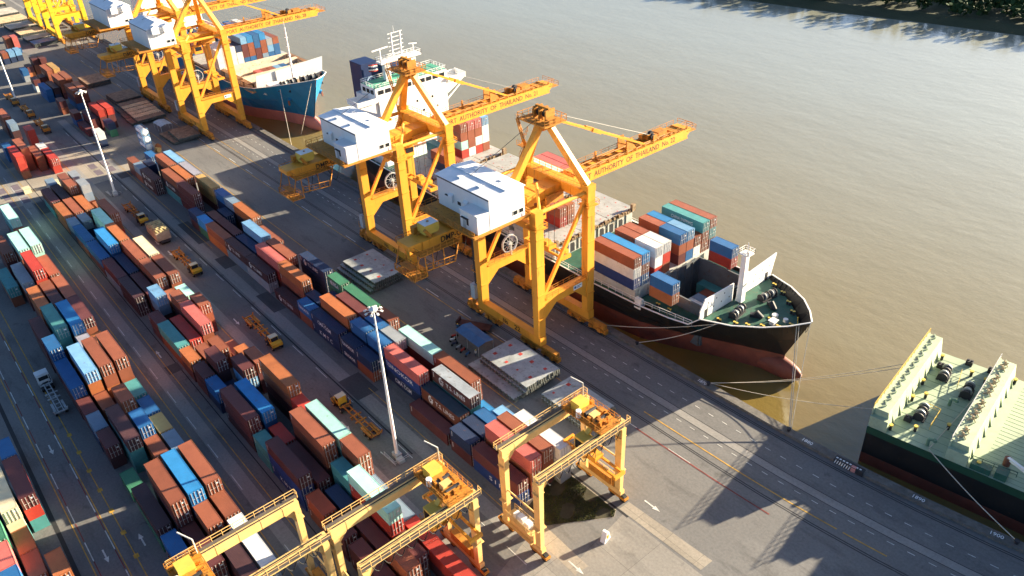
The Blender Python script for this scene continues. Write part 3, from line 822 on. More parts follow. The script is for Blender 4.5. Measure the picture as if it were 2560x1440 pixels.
    m = MB(); m.box(hu0,hv0,hz,hu1,hv1,ze)
    hb = O('machinery_house', m, house_wall)
    m = MB(); vm = (hv0+hv1)/2
    if hip:
        k = 2.4; V = [(hu0-.25,hv0-.25,ze),(hu1+.25,hv0-.25,ze),(hu1+.25,hv1+.25,ze),(hu0-.25,hv1+.25,ze),(hu0+k*.2,vm,ze+1.5),(hu1-k,vm,ze+1.5)]
        m.add(V,[(0,1,5,4),(1,2,5),(2,3,4,5),(3,0,4),(3,2,1,0)])
        for v0 in (hv0+1.3, vm+1.0): m.extr([(v0,ze-1.6),(v0+2.3,ze-1.6),(v0+2.3,ze+.5),(v0+1.15,ze+1.0),(v0,ze+.5)],'x',hu1-.8,hu1+1.3)
    else:
        m.extr([(hv0-.25,ze),(hv1+.25,ze),(hv1+.25,ze+.1),(vm,ze+.52),(hv0-.25,ze+.1)],'x',hu0-.3,hu1+.25)
        m.beam((hu0-.3,vm,ze+.57),(hu1+.25,vm,ze+.57),.9,.14)
        for u, v, z in ((hu0+4,vm+2.2,ze+.34),(hu1-4,vm+2.2,ze+.34),(hu0+5,vm-2.3,ze+.33),(hu1-5,vm-2.3,ze+.33)): m.box(u-.55,v-.45,z,u+.55,v+.45,z+.28)
    m.obj('roof', house_roof, hb)
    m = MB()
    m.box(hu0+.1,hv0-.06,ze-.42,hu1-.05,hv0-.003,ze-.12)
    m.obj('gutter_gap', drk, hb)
    for k in range(2):
        m = MB(); m.box(hu1+.003,hv1-3.0+k*1.5,hz+.9,hu1+.05,hv1-1.8+k*1.5,hz+1.9); wd = m.obj('window', whtr, hb)
        m = MB(); m.box(hu1+.051,hv1-2.9+k*1.5,hz+1.0,hu1+.06,hv1-1.9+k*1.5,hz+1.8); m.obj('pane', glass, wd)
    if not hip:
        for u in (hu0+4.6, hu0+9.2):
            m = MB(); m.box(u-.6,hv0-.55,hz+2.0,u+.6,hv0-.003,hz+3.3); m.extr([(hv0-.6,hz+3.3),(hv0-.003,hz+3.3),(hv0-.003,hz+3.75)],'x',u-.62,u+.62); m.obj('vent_hood', house_wall, hb)
        m = MB(); m.box(hu0+6.3,hv0-.04,hz+1.9,hu0+7.3,hv0-.003,hz+2.6); m.box(hu0+2.6,hv0-.3,hz+2.8,hu0+4.0,hv0-.003,hz+2.95); m.box(hu0+3.6,hv0-.04,hz+1.9,hu0+4.0,hv0-.003,hz+2.8); m.obj('wall_opening', drk, hb)
        m = MB(); m.box(hu1-5.2,hv0-2.9,hz,hu1-.05,hv0-.003,hz+3.7); m.box(hu1-5.3,hv0-3.0,hz+3.7,hu1,hv0-.003,hz+3.8); an = m.obj('annex', house_wall, hb)
        m = MB(); m.box(hu1-4.4,hv0-2.95,hz+.05,hu1-3.5,hv0-2.903,hz+2.1); m.obj('door', gryp, an)
        m = MB(); m.box(hu1-4.6,hv0-3.3,hz+2.3,hu1-2.6,hv0-2.903,hz+2.45); m.box(hu1-3.3,hv0-2.95,hz+1.0,hu1-2.7,hv0-2.903,hz+2.2); m.obj('door_hood', drk, an)
    m = MB(); m.box(hu0-1.2,hv0-4.2,hz-.35,hu1+.5,hv1+1.0,hz-.02); m.rail([(hu1+.45,hv0-4.1,hz),(hu0-1.1,hv0-4.1,hz),(hu0-1.1,hv1+.9,hz)],1.1,1.5,.08); m.rail([(hu1+.45,hv1+.9,hz),(hu0-1.1,hv1+.9,hz)],1.1,1.5,.08)
    for u in (hu0+.5, hu1-1.0): m.beam((u,hv0+1,hz-.35),(u*.35,vm,30.95),.5,.5); m.beam((u,hv1-1,hz-.35),(u*.35,vm,30.95),.5,.5)
    O('house_platform', m, yeld)
    # backreach: platform, yellow hoist housing, hanging cage and lower tray
    m = MB(); m.box(-4.0,-23.5,31.0,4.0,-21.6,31.15); m.box(-4.0,-21.6,31.0,-2.2,-14.5,31.15); m.box(2.2,-21.6,31.0,4.0,-14.5,31.15); m.rail([(4,-14.5,31.15),(4,-23.5,31.15),(-4,-23.5,31.15),(-4,-14.5,31.15)],1.2,1.4,.09)
    m.beam((-1,-20.5,32.9),(0,-18.5,35.4),.4); m.beam((1.4,-19.2,32.9),(1.4,-20.4,34.6),.6); m.box(-2.5,-21.0,32.9,-1.3,-19.3,34.3)
    bp_ = O('backreach_platform', m, yeld)
    m = MB(); m.extr([(-20.2,33.3),(-17.4,33.3),(-17.0,33.9),(-17.0,35.2),(-20.2,35.2)],'x',-1.3,1.3); m.obj('hoist_housing', hood_m, bp_)
    m = MB(); m.box(-1.25,-20.15,35.21,1.25,-17.05,35.3); m.obj('housing_roof', whtr, bp_)
    m = MB(); m.box(-3.2,-25.0,26.2,3.4,-22.2,26.35); m.rail([(-3.2,-25,26.35),(3.4,-25,26.35),(3.4,-22.2,26.35),(-3.2,-22.2,26.35),(-3.2,-25,26.35)],1.2,1.2,.08)
    for u in (-3.2, 3.4):
        for v in (-25.0,-22.2): m.beam((u,v,26.2),(u,max(v,-23.4),31.05),.16)
    m.box(-2.4,-24.4,27.5,1.2,-22.8,27.65); m.rail([(3.4,-22.0,27.6),(3.4,-15.5,27.0)],1.2,1.3,.1); m.beam((3.4,-15.5,27.0),(2.0,-13.2,30.9),.18); m.beam((3.4,-22.0,27.5),(3.4,-15.5,26.9),.18)
    for v in (-20.5,-18): m.beam((3.4,v,27.3),(3.4,v,31.0),.14)
    O('hanging_cage', m, yeld)
    for k, (v0, v1, d) in enumerate(((-14,-18,4.2),(-12,-15,3.0),(-19,-22,2.6))):
        m = MB()
        pts = [Vector((2.6+.2*k, v0+(v1-v0)*i/10, 30.6 - d*math.sin(PI*i/10) - (2.2 if v1 < -21 else 0)*i/10)) for i in range(11)]
        for a, b_ in zip(pts, pts[1:]): m.tube(a, b_, .07, 5)
        O('power_cable', m, blk)
    # cable column with grey housing on the landward left leg, cable reel
    m = MB(); m.box(-U-2.0,-.7,5.2,-U-1.2,.1,29.5); m.box(-U-1.2,-.4,8,-U-.9,-.1,29); O('cable_column', m, drk)
    m = MB(); m.box(-U-2.6,-1.5,5.0,-U-1.15,.2,8.6); O('cable_housing', m, gryp)
    m = MB(); m.rail([(-U-3.2,-1.6,5.1),(-U-3.2,.6,5.1),(-U-1.0,.6,5.1)],1.2,1,.08); m.box(-U-3.2,-1.6,4.9,-U-.9,.6,5.0); m.beam((-U-2.4,-1.2,3.2),(-U-2.0,-.6,5),.6,.8); O('service_platform', m, yeld); m = MB(); m.box(-U-2.6,-.9,11.8,-U-1.0,.9,11.9); m.rail([(-U-2.6,-.9,11.9),(-U-2.6,.9,11.9),(-U-1,.9,11.9)],1.1,.9,.07); O('service_platform', m, yeld)
    m = MB()
    for k in range(24):
        a0, a1 = 2*PI*k/24, 2*PI*(k+1)/24
        m.beam((-U+.2,8.2+2.1*math.cos(a0),16.1+2.1*math.sin(a0)),(-U+.2,8.2+2.1*math.cos(a1),16.1+2.1*math.sin(a1)),.5,.2)
        if k % 2 == 0: m.beam((-U+.2,8.2,16.1),(-U+.2,8.2+2.1*math.cos(a0),16.1+2.1*math.sin(a0)),.08,.08)
    m.tube((-U-.3,8.2,16.1),(-U+.6,8.2,16.1),.5,10); m.beam((-U+.6,8.2,13.5),(-U+.6,8.2,16.1),.3); O('cable_reel', m, galv)
    # trolley, cab and spreader
    m = MB(); m.box(-3.0,8.6,29.9,3.0,13.4,30.5); m.box(-3.0,8.6,30.5,-2.5,13.4,31.6); m.box(2.5,8.6,30.5,3.0,13.4,31.6); m.box(-2.4,9,29.0,2.4,10,29.9); m.box(-2.0,11.5,29.0,2.0,12.6,29.9); O('trolley', m, yeld)
    m = MB(); m.box(1.0,5.4,27.0,3.2,8.2,29.6); cb = O('operator_cab', m, P)
    m = MB(); m.box(1.2,8.203,27.3,3.0,8.26,29.3); m.box(3.203,5.8,28.0,3.25,8.0,29.3); m.obj('window', glass, cb)
    zs = 17.5 if not simple else 15
    m = MB(); m.box(-6.0,10.0,zs,6.0,10.35,zs+.5); m.box(-6.0,11.9,zs,6.0,12.25,zs+.5); m.box(-6.1,9.8,zs-.2,-5.6,12.45,zs+.55); m.box(5.6,9.8,zs-.2,6.1,12.45,zs+.55); m.box(-1.8,10.0,zs+.5,1.8,12.2,zs+1.3); m.box(-.7,10.4,zs+1.3,.7,11.8,zs+2.0); sp_ = O('spreader', m, yel)
    m = MB()
    for u in (-1.5, 1.5):
        for v in (10.3, 11.9): m.tube((u,v,zs+1.3),(u*1.2,v,29.1),.05,5)
    m.obj('ropes', drk, sp_)
    return t
quay_crane(-114.0, '22', 'near yellow gantry crane numbered 22 with white machinery house, spanning the quay')
quay_crane(-161.4, '21', 'yellow gantry crane numbered 21 behind the near one, white house on top', house_u=(-5.6, 10.2))
quay_crane(-290.0, '28', 'yellow gantry crane numbered 28 over the bow of the blue ship', house_u=(-6.2, 10.4), hip=True)
quay_crane(-330.0, '27', 'yellow gantry crane numbered 27 behind crane 28, its boom over the blue ship', house_u=(-9.0, 10.0), hip=True)
quay_crane(-470.0, '26', 'bright yellow gantry crane with many struts at the top left corner', hip=True, paint=yelb, simple=True)
quay_crane(-505.0, '25', 'farthest bright yellow gantry crane, cut off by the upper left edge', hip=True, paint=yelb, simple=True)

# ------------------------------------------------------------------ rubber-tyred yard cranes
def yard_crane(x0, x1, y0, y1, label, H=16.3, trolley=.86, spread=None):
    t = thing('yard_crane', label, 'crane', ((x0+x1)/2, (y0+y1)/2, 0), .0065, 'rubber tyred yard cranes over the container rows')
    L = (x1-x0)/2; Wd = (y1-y0)/2
    def O(name, m, mats, par=None): return m.obj(name, mats, par or t)
    for v in (-Wd, Wd):
        for u in (-L, L):
            m = MB(); m.beam((u,v,2.0),(u,v,H-.2),1.15,.75,0,1.5,.95); m.box(u-.62,v-.75,H-2.2,u+.62,v+.75,H-2.1); m.box(u-.7,v-.9,6.5,u+.7,v+.9,6.58)
            O('leg', m, rtgp)
        m = MB(); m.box(-L-.9,v-.45,1.25,L+.9,v+.45,2.3); O('sill_beam', m, rtgp)
        m = MB(); m.tube((-L,v,9.0),(L,v,9.0),.14,8); O('tie_bar', m, rtgp)
        for u in (-L, L):
            m = MB(); m.box(u-1.9,v-.5,.75,u+1.9,v+.5,1.24); bg_ = O('wheel_truck', m, yeld)
            for d in (-1.15, 1.15):
                wv = MB(); wv.tube((u+d,v-.35,.76),(u+d,v+.35,.76),.75,16); wv.tube((u+d,v-.4,.76),(u+d,v-.34,.76),.3,10); wv.obj('tyre', blk, bg_)
    for u in (-L, L):
        m = MB(); m.box(u-.42,-Wd-.5,H-.2,u+.42,Wd+.5,H+1.15)
        m.extr([(-Wd+.4,H-1.9),(-Wd+.5,H-1.9),(-Wd+2.0,H-.2),(-Wd+.4,H-.2)],'x',u-.4,u+.4); m.extr([(Wd-.4,H-1.9),(Wd-.4,H-.2),(Wd-2.0,H-.2),(Wd-.5,H-1.9)],'x',u-.4,u+.4)
        for k in range(5): m.box(u-.45,-Wd+2+k*(2*Wd-4)/4,H-.22,u+.45,-Wd+2.1+k*(2*Wd-4)/4,H+1.17)
        tb = O('top_beam', m, rtgp)
        m = MB(); sg = -1 if u < 0 else 1; a, b_ = sorted((u+sg*.44, u+sg*1.25)); m.box(a,-Wd-.8,H+.9,b_,Wd+.8,H+1.0); m.obj('walkway', pmat('grating', (.12,.10,.08), .8, var=.3), tb)
        m = MB(); e = u+sg*1.22; m.rail([(u+sg*.44,-Wd-.8,H+1),(e,-Wd-.8,H+1),(e,Wd+.8,H+1),(u+sg*.44,Wd+.8,H+1)],1.1,1.5,.07); m.obj('railing', rtgp, tb)
        m = MB(); m.box(u-.06,-Wd,H+1.152,u+.06,Wd,H+1.28); m.obj('rail', drk, tb)
    # engine house on the landward sill, electric boxes, ladder, sign plates
    m = MB(); m.box(-L+1.0,-Wd-1.0,2.35,L-1.0,-Wd-.5,2.45); m.box(-L+1.1,-Wd-.42,2.31,L-1.0,-Wd+.42,4.3); O('engine_house', m, rtgp)
    m = MB(); m.rail([(-L+.9,-Wd-1.0,4.35),(L-.9,-Wd-1.0,4.35),(L-.9,-Wd+1.0,4.35),(-L+.9,-Wd+1.0,4.35)],1.1,1.2,.07); m.box(-L+.9,-Wd-1.0,4.3,L-.9,-Wd+1.0,4.36); m.rail([(-L+.8,Wd+1.2,2.4),(L-.8,Wd+1.2,2.4)],1.1,1.2,.07); O('railing', m, rtgp)
    for du, w_ in ((-1.2,.7),(.1,1.3),(1.6,1.1)):
        m = MB(); m.box(du-w_/2-.2,-Wd-.5,4.37,du+w_/2-.2,-Wd+.5,5.2+.4*w_/1.3); O('electric_box', m, whtr)
    m = MB(); m.box(-L+1.4,Wd-.6,2.35,L-1.4,Wd+.6,3.9); m.box(L-1.2,Wd-.5,2.35,L-.6,Wd+.4,4.6); O('equipment_box', m, yeld)
    m = MB(); m.box(L+.58,-Wd-.1,10.3,L+.64,-Wd+.36,12.3); m.box(L+.58,-Wd-.1,7.6,L+.64,-Wd+.36,9.6); O('sign_plate', m, wht)
    m = MB()
    for k in range(9):                                         # festoon loops under the near beam
        a, b_ = -Wd+1+k*(2*Wd-2)/9, -Wd+1+(k+1)*(2*Wd-2)/9
        pts = [Vector((L+.75, a+(b_-a)*i/6, H+.2-1.5*math.sin(PI*i/6))) for i in range(7)]
        for p, q in zip(pts, pts[1:]): m.tube(p, q, .07, 5)
    O('festoon_cable', m, blk)
    m = MB(); m.beam((L+.75,-Wd,H+.25),(L+.75,Wd,H+.25),.12); 
    for k in range(6): m.beam((L+.4,-Wd+1+k*(2*Wd-2)/5,H+.4),(L+.75,-Wd+1+k*(2*Wd-2)/5,H+.25),.1)
    O('festoon_rail', m, rtgp)
    # trolley with hoist, yellow cabinets, cab
    v = -Wd + 2*Wd*trolley
    m = MB(); m.box(-L-.4,v-2.2,H+1.29,L+.4,v+2.2,H+1.6); m.box(-L-.3,v-2.1,H+1.6,-L+.4,v+2.1,H+1.95); m.rail([(-L-.4,v-2.2,H+1.6),(L+.4,v-2.2,H+1.6),(L+.4,v+2.2,H+1.6),(-L-.4,v+2.2,H+1.6),(-L-.4,v-2.2,H+1.6)],1.1,1.2,.07)
    m.box(-1.0,v-1.4,H+1.6,-.2,v+.6,H+2.6); m.box(1.9,v-1.6,H+1.6,2.8,v+1.6,H+2.3); m.box(.2,v+.9,H+1.6,1.5,v+1.9,H+2.4)
    for k in range(5): m.beam((-2.6+k*1.2,v-1.8,H+1.6),(-2.2+k*1.2,v+1.8,H+2.0),.22)
    rt = random.Random(int(x0*7))
    for k in range(26):
        a, b2 = rt.uniform(-L,L-.6), rt.uniform(v-2,v+1.6); hh = rt.uniform(.3,1.1); m.box(a,b2,H+1.6,a+rt.uniform(.2,.8),b2+rt.uniform(.2,.7),H+1.6+hh)
    tro = O('trolley', m, yeld)
    m = MB(); m.box(-3.2,v-1.3,H+1.6,-1.2,v+.9,H+3.3); m.obj('cabinet', hood_m, tro)
    m = MB(); m.box(.6,v-1.1,H+1.6,1.7,v+.5,H+2.7); m.obj('cabinet', rtgp, tro)
    m = MB(); m.tube((-.1,v-1.2,H+2.1),(-.1,v+1.2,H+2.1),.5,12); m.tube((2.3,v-1.2,H+2.1),(2.3,v+1.2,H+2.1),.35,12); m.obj('hoist_drum', drk, tro)
    m = MB(); m.tube((-L+.2,v+2.0,H+1.6),(-L+.2,v+2.0,H+4.6),.11,8); m.tube((-L+.2,v+2.0,H+4.6),(-L-1.4,v+.8,H+5.6),.11,8); m.obj('lamp_arm', galv, tro)
    m = MB(); m.tube((-.9,v-1.8,H+1.6),(-.9,v-1.8,H+2.9),.45,10); m.obj('air_unit', wht, tro)
    m = MB(); m.box(.7,v-4.3,H-2.4,3.0,v-2.25,H+.2); m.beam((1.8,v-2.6,H+.2),(1.8,v-1.4,H+1.4),.8,.5); cb = m.obj('operator_cab', hood_m, tro)
    m = MB(); m.box(.9,v-4.34,H-1.9,2.8,v-4.303,H-.2); m.box(3.003,v-4.0,H-1.6,3.04,v-2.6,H-.3); m.obj('window', glass, cb)
    m = MB(); m.box(.3,v-4.8,H-2.55,3.4,v-2.0,H-2.42); m.rail([(.3,v-2.0,H-2.42),(.3,v-4.8,H-2.42),(3.4,v-4.8,H-2.42),(3.4,v-2.0,H-2.42)],1.1,1.0,.06); m.obj('cab_platform', yeld, cb)
    if spread:
        zs = spread
        m = MB(); m.box(-6,v-.2,zs,6,v+.15,zs+.4); m.box(-6,v+1.4,zs,6,v+1.75,zs+.4); m.box(-6.1,v-.4,zs-.2,-5.7,v+1.95,zs+.45); m.box(5.7,v-.4,zs-.2,6.1,v+1.95,zs+.45); m.box(-1.4,v-.2,zs+.4,1.4,v+1.7,zs+1.2); sp_ = O('spreader', m, yel)
        m = MB()
        for u in (-1.2, 1.2):
            for dv in (0, 1.5): m.tube((u,v+dv,zs+1.2),(u,v+dv,H+1.3),.05,5)
        m.obj('ropes', drk, sp_)
    return t
yard_crane(-73.2,-65.2,54.7,72.6,'pale yellow yard crane on rubber tyres straddling the quayside block end', trolley=.84, spread=8.0)
yard_crane(-77.2,-69.4,27.2,45.8,'yellow yard crane over the middle block, its trolley at the waterside end', trolley=.88, spread=10.2)
yard_crane(-85.4,-77.2,8.2,25.6,'pale yellow yard crane at the bottom edge over the inland block', trolley=.06)
# ------------------------------------------------------------------ ships
hull_black = pmat('black_hull', (.018,.017,.017), .45, var=.3, sc=.25, rust=.08, rcol=(.10,.04,.02))
hull_red = pmat('red_boot_topping', (.20,.055,.035), .6, var=.3, sc=.3, rust=.3, rcol=(.11,.06,.04))
hull_blue = pmat('blue_hull', (.012,.16,.34), .4, var=.15, sc=.25, rust=.05)
hull_pink = pmat('faded_red_boot', (.46,.17,.14), .6, var=.15, sc=.3)
hull_green = pmat('dark_green_hull', (.02,.07,.04), .5, var=.2, sc=.3)
deck_pale = pmat('pale_green_deck', (.33,.41,.28), .7, var=.14, sc=.3, rust=.12, rcol=(.30,.24,.14))
deck_grey = pmat('steel_deck_grey', (.22,.22,.21), .7, var=.3, sc=.3, rust=.3)
deck_brown = pmat('red_oxide_deck', (.22,.08,.05), .7, var=.3, sc=.3)
hatch_m = pmat('hatch_cover_grey', (.36,.37,.36), .65, var=.22, sc=.35, rust=.35, rcol=(.20,.13,.08))
coam_m = pmat('coaming_grey', (.45,.46,.43), .6, var=.2, sc=.4, rust=.3, rcol=(.25,.15,.08))
hold_m = pmat('hold_steel', (.10,.115,.125), .7, var=.3, sc=.3, rust=.3)
funnel_m = pmat('funnel_blue', (.012,.03,.10), .5, var=.1)
bridge_green = pmat('bridge_deck_green', (.09,.36,.24), .6, var=.15, sc=.4)
def hull(parent, yc, st, zb, z_boot, mats, bulb=None):
    """st: rows of (x_deck, half_deck, z_deck, x_boot, half_boot, half_water)"""
    m = MB(); ring = []
    for xd, hd, zd, xb, hb, hw in st:
        xm = xd*.5+xb*.5; hm = hd*.62+hb*.38; zm = zd*.5+z_boot*.5
        p = []
        for sg in (-1, 1): p.append([(xd, yc+sg*hd, zd), (xm, yc+sg*hm, zm), (xb, yc+sg*hb, z_boot), (xb, yc+sg*hw, WATER), (xb, yc+sg*hw*.96, zb)])
        ring.append(p)
    for a, b_ in zip(ring, ring[1:]):
        for s in (0, 1):
            for k in range(4):
                q = (a[s][k], a[s][k+1], b_[s][k+1], b_[s][k])
                m.quad(*(q if s == 0 else q[::-1]), 0 if k < 2 else 1)
    for k in range(4):                                   # transom
        a = ring[0]; m.quad(a[0][k], a[1][k], a[1][k+1], a[0][k+1], 0 if k < 2 else 1)
    o = m.obj('hull', mats, parent)
    # bulwark cap along the top edge
    c = MB()
    for a, b_ in zip(ring, ring[1:]):
        for s in (0, 1): c.beam(Vector(a[s][0])+Vector((0,0,.03)), Vector(b_[s][0])+Vector((0,0,.03)), .3, .16)
    c.obj('gunwale', bulb[5] if bulb and len(bulb) > 5 else whtr, parent)
    if bulb:
        x, y, z, L, r = bulb[:5]; m = MB(); n = 16; prof = [(0,1.0),(.3,1.0),(.55,.95),(.75,.80),(.9,.55),(.97,.3),(1,.02)]
        V = [(x+L*t, y+r*.8*k*math.cos(2*PI*i/n), z+r*k*math.sin(2*PI*i/n)) for t, k in prof for i in range(n)]
        F = [(j*n+i, j*n+(i+1)%n, (j+1)*n+(i+1)%n, (j+1)*n+i) for j in range(len(prof)-1) for i in range(n)]
        m.add(V, F); m.obj('bulbous_bow', mats[1], parent, smooth=True)
    return o
def winch(parent, x, y, z, rz, n=4, s=1.0, name='mooring_winch', pale=True):
    m = MB(); c = Matrix.Rotation(rz, 3, 'Z'); P = lambda a, b_, d: Vector((x,y,z)) + c @ Vector((a*s, b_*s, d*s))
    Lh = n*.62
    m.tube(P(0,-Lh,1.0), P(0,Lh,1.0), .35*s, 12, 0)
    for k in range(n+1):
        t = -Lh + 2*Lh*k/n; m.tube(P(0,t-.09,1.0), P(0,t+.09,1.0), .98*s, 18, 1 if pale and k % 2 else 0)
    for k in range(n):
        t = -Lh + 2*Lh*(k+.5)/n; m.tube(P(0,t-.36,1.0), P(0,t+.36,1.0), .68*s, 14, 2 if k % 2 else 0)
    m.beam(P(-.9,-Lh,.15), P(-.9,Lh,.15), .4*s, .3*s); m.beam(P(.9,-Lh,.15), P(.9,Lh,.15), .4*s, .3*s); m.beam(P(0,Lh+.2,0), P(0,Lh+.2,1.2*s), 1.1*s, .5*s)
    return m.obj(name, [drk, galv, rope_m], parent)
def bollard(parent, x, y, z, cap=None, h=.75, gap=.6):
    m = MB()
    for d in (-gap/2, gap/2): m.tube((x+d,y,z),(x+d,y,z+h),.2,10); m.tube((x+d,y,z+h),(x+d,y,z+h+.08),.27,10,1)
    m.box(x-gap,y-.3,z,x+gap,y+.3,z+.06); return m.obj('bollard', [drk, cap or hood_m], parent)
def ship_box(L, c, x, y, z, rz, lab, grp, text=None, door=True, expo=3.0):
    d2 = x*x+y*y+9000
    CAND.append(((7 if L == 40 else 4)*expo/d2*1e4, dict(L=L, c=c, loc=(x,y,z), rz=rz, hs=.998, label=lab, group=grp, door=door and x > -300, text=text)))
def column(L, x, y, z, cols, where, grp, rz=0.0, texts=None, front=True):
    n = len(cols)
    for i, c in enumerate(cols):
        lv = 'single' if n == 1 else ('top' if i == 0 else ('bottom' if i == n-1 else ('second' if i == 1 else 'third' if i == 2 else 'fourth')))
        lab = f"{'long' if L == 40 else 'short'} {CC[c][1]} container, {lv} of {where}"
        ship_box(L, c, x, y, z+2.592*(n-1-i), rz, lab, grp, texts[i] if texts else None, expo=3.0 if i == 0 else (2.6 if y < 113 or where.startswith('the pair') or where.startswith('the front') else 1.4 if front else .5))

# ---- black feeder ship: bow to the right, bridge behind crane 21
YC = 125.0
bs = thing('container_ship', 'black hulled container ship with red bottom, moored beside cranes 21 and 22', 'ship')
ST = [(-238,10.5,9.0,-235,5,3),(-228,13.5,8.6,-226,9.5,8),(-205,14.2,7.0,-205,13.5,13),(-150,14.2,6.2,-150,14,14),(-110,14.2,6.2,-110,14,13.8),(-96,14.0,6.6,-97,12.6,12),(-88,13.4,7.0,-90,10.2,9.3),(-83.5,12.75,7.4,-86,8.4,7.4),
      (-81,12.3,9.7,-84,7.4,6.4),(-75,10.3,10.2,-79,5.0,4.2),(-70,7.2,10.8,-74.5,3.0,2.6),(-66.5,3.8,11.2,-71,1.4,1.3),(-63.8,.15,11.7,-68.2,.12,.12)]
hull(bs, YC, ST, -6, 1.3, [hull_black, hull_red], (-76, YC, -2.0, 12.3, 2.7))
def strip(m, x0, x1, ya, yb, z, mi=0): m.quad((x0,ya,z),(x1,ya,z),(x1,yb,z),(x0,yb,z), mi)
m = MB(); N_ = YC-14; Fr = YC+14
strip(m,-236,-97.5,N_+.3,Fr-.3,6.1); strip(m,-97.5,-83.5,N_+1.5,117.3,6.5); strip(m,-97.5,-83.5,132.7,Fr-1.5,6.5); strip(m,-83.6,-81.2,N_+2,Fr-2,6.5)
m.quad((-238,YC-10,7.2),(-225,YC-13,7.2),(-225,YC+13,7.2),(-238,YC+10,7.2))
m.add([(-81.3,YC-11.6,8.9),(-76,YC-9.0,8.9),(-71.4,YC-5.8,8.9),(-68.2,YC-2.8,8.9),(-65.6,YC,8.9),(-68.2,YC+2.8,8.9),(-71.4,YC+5.8,8.9),(-76,YC+9.0,8.9),(-81.3,YC+11.6,8.9)],[tuple(range(9))])
m.obj('deck', green_deck, bs)
m = MB(); m.box(-97.5,117.0,5,-97.1,133.0,9.2); m.box(-84.2,117.4,5,-83.8,132.6,9.2); m.box(-97.1,117.0,-1,-84.2,117.4,9.2); m.box(-97.1,132.6,-1,-84.2,133.0,9.2)
m.box(-97.5,117.4,-1,-97.1,132.6,4.99); m.box(-84.2,117.4,-1,-83.8,132.6,4.99); m.box(-97.1,117.4,-1.2,-84.2,132.6,-1)
for y in (119.9,122.5,125,127.6,130.2): m.box(-97.09,y-.12,-1,-96.9,y+.12,9.0)
m.obj('cargo_hold', hold_m, bs)
m = MB(); m.box(-112.3,112.2,6.1,-98.2,137.8,9.1); m.box(-112.5,112.0,8.9,-98.0,138.0,9.25)
for k in range(8): m.box(-98.2,113.2+k*3.15,6.3,-97.9,113.9+k*3.15,9.0)
m.obj('hatch_coaming', coam_m, bs)
# closed hatch covers with red lashing marks, stacked to the stern
red_spot = pmat('red_lashing_mark', (.45,.05,.04), .7, var=.3)
for k, (x0, x1) in enumerate(((-138.5,-123.0),(-155.5,-140.0),(-172.5,-157.0),(-189.5,-174.0))):
    m = MB(); m.box(x0+.3,111.6,6.1,x1-.3,138.4,9.4)
    for q in range(8):
        y = 112.6+q*3.35; m.box(x1-.3,y,6.4,x1-.12,y+.5,9.4)
    hc = m.obj('hatch_coaming', coam_m, bs)
    m = MB()
    for q in range(7):
        y = 113.2+q*3.35; m.extr([(y,6.3),(y+1.5,6.3),(y+1.5,8.2),(y+1.2,8.7),(y+.3,8.7),(y,8.2)],'x',x1-.295,x1-.2)
    m.obj('recess', drk, hc)
    for q in range(3):
        y0 = 111.4+q*9.1; m = MB(); m.box(x0,y0,9.42,x1,y0+8.95,10.6)
        for s_ in range(3): m.box(x0+.3+s_*7,y0+.2,10.6,x0+.7+s_*7,y0+8.7,10.66)
        cv = m.obj('hatch_cover', hatch_m, bs)
        m = MB()
        for a in (2.5,6.5,10.5,14):
            for b_ in (1.2,4.5,7.6): m.quad((x0+a-.2,y0+b_-.2,10.606),(x0+a+.2,y0+b_-.2,10.606),(x0+a+.2,y0+b_+.2,10.606),(x0+a-.2,y0+b_+.2,10.606))
        m.obj('lashing_marks', red_spot, cv)
    m = MB(); rs = random.Random(k)
    for q in range(34): 
        y = 111.6+q*.8; m.box(x1+.02,y,9.9,x1+.3+rs.random()*.5,y+.3+rs.random()*.3,10.3+rs.random()*.6)
    m.box(x1+.02,137.2,10.2,x1+.8,138.4,12.0); m.box(x1+.02,111.2,10.2,x1+.8,112,11.6); m.obj('lashing_gear', pmat('rusty_gear', (.28,.20,.12), .8, var=.6, sc=1.5), bs)
m = MB(); m.rail([(-112,N_+.4,6.15),(-97,N_+.7,6.5),(-89,N_+1.1,7),(-83,N_+1.7,7.2)],1.1,2,.09); m.rail([(-235,N_+2,7.5),(-206,N_+.3,7),(-150,N_+.2,6.2),(-112,N_+.3,6.2)],1.1,3,.09); m.rail([(-206,Fr-.3,7),(-150,Fr-.2,6.2),(-98,Fr-.4,6.4)],1.1,3,.09)
m.obj('railing', whtr, bs)
for xx in (-96.5,-112,-139,-156): 
    m = MB(); m.extr([(111.1,5.5),(112.4,5.5),(112.0,7.9),(111.3,7.9)],'x',xx-.9,xx+.9); m.obj('deck_locker', whtr, bs)
# white breakwater with round holes, foremast in its middle
m = MB()
for ya, yb, tl, tr in ((113.2,123.9,10.6,13.6),(126.1,138.0,13.6,14.4)):
    zl = 13.2 if ya < 120 else 13.4
    m.extr([(ya,8.9),(yb,8.9),(yb,zl),(ya+(1.3 if ya < 120 else 0),zl+.2),(ya,zl-2)] if ya < 120 else [(ya,8.9),(yb-.8,8.9),(yb+.6,14.6),(ya,zl)],'x',-81.7,-81.45)
for y in (115.5,118.5,121.5,128,131,134,136.4): m.extr([(-81.7,8.9),(-83.4,8.9),(-81.7,12.6)],'y',y-.1,y+.1)
bw = m.obj('breakwater', wht, bs)
m = MB()
for k in range(9):
    for z_ in (10.5, 12.2):
        y = 114.8+k*2.6
        if 123 < y < 127: continue
        m.tube((-81.46,y+(.8 if z_ > 11 else 0),z_),(-81.43,y+(.8 if z_ > 11 else 0),z_),.18,8)
for y in (114.6,135.2): m.box(-81.44,y,8.95,-81.40,y+.9,10.9)
m.obj('openings', drk, bw)
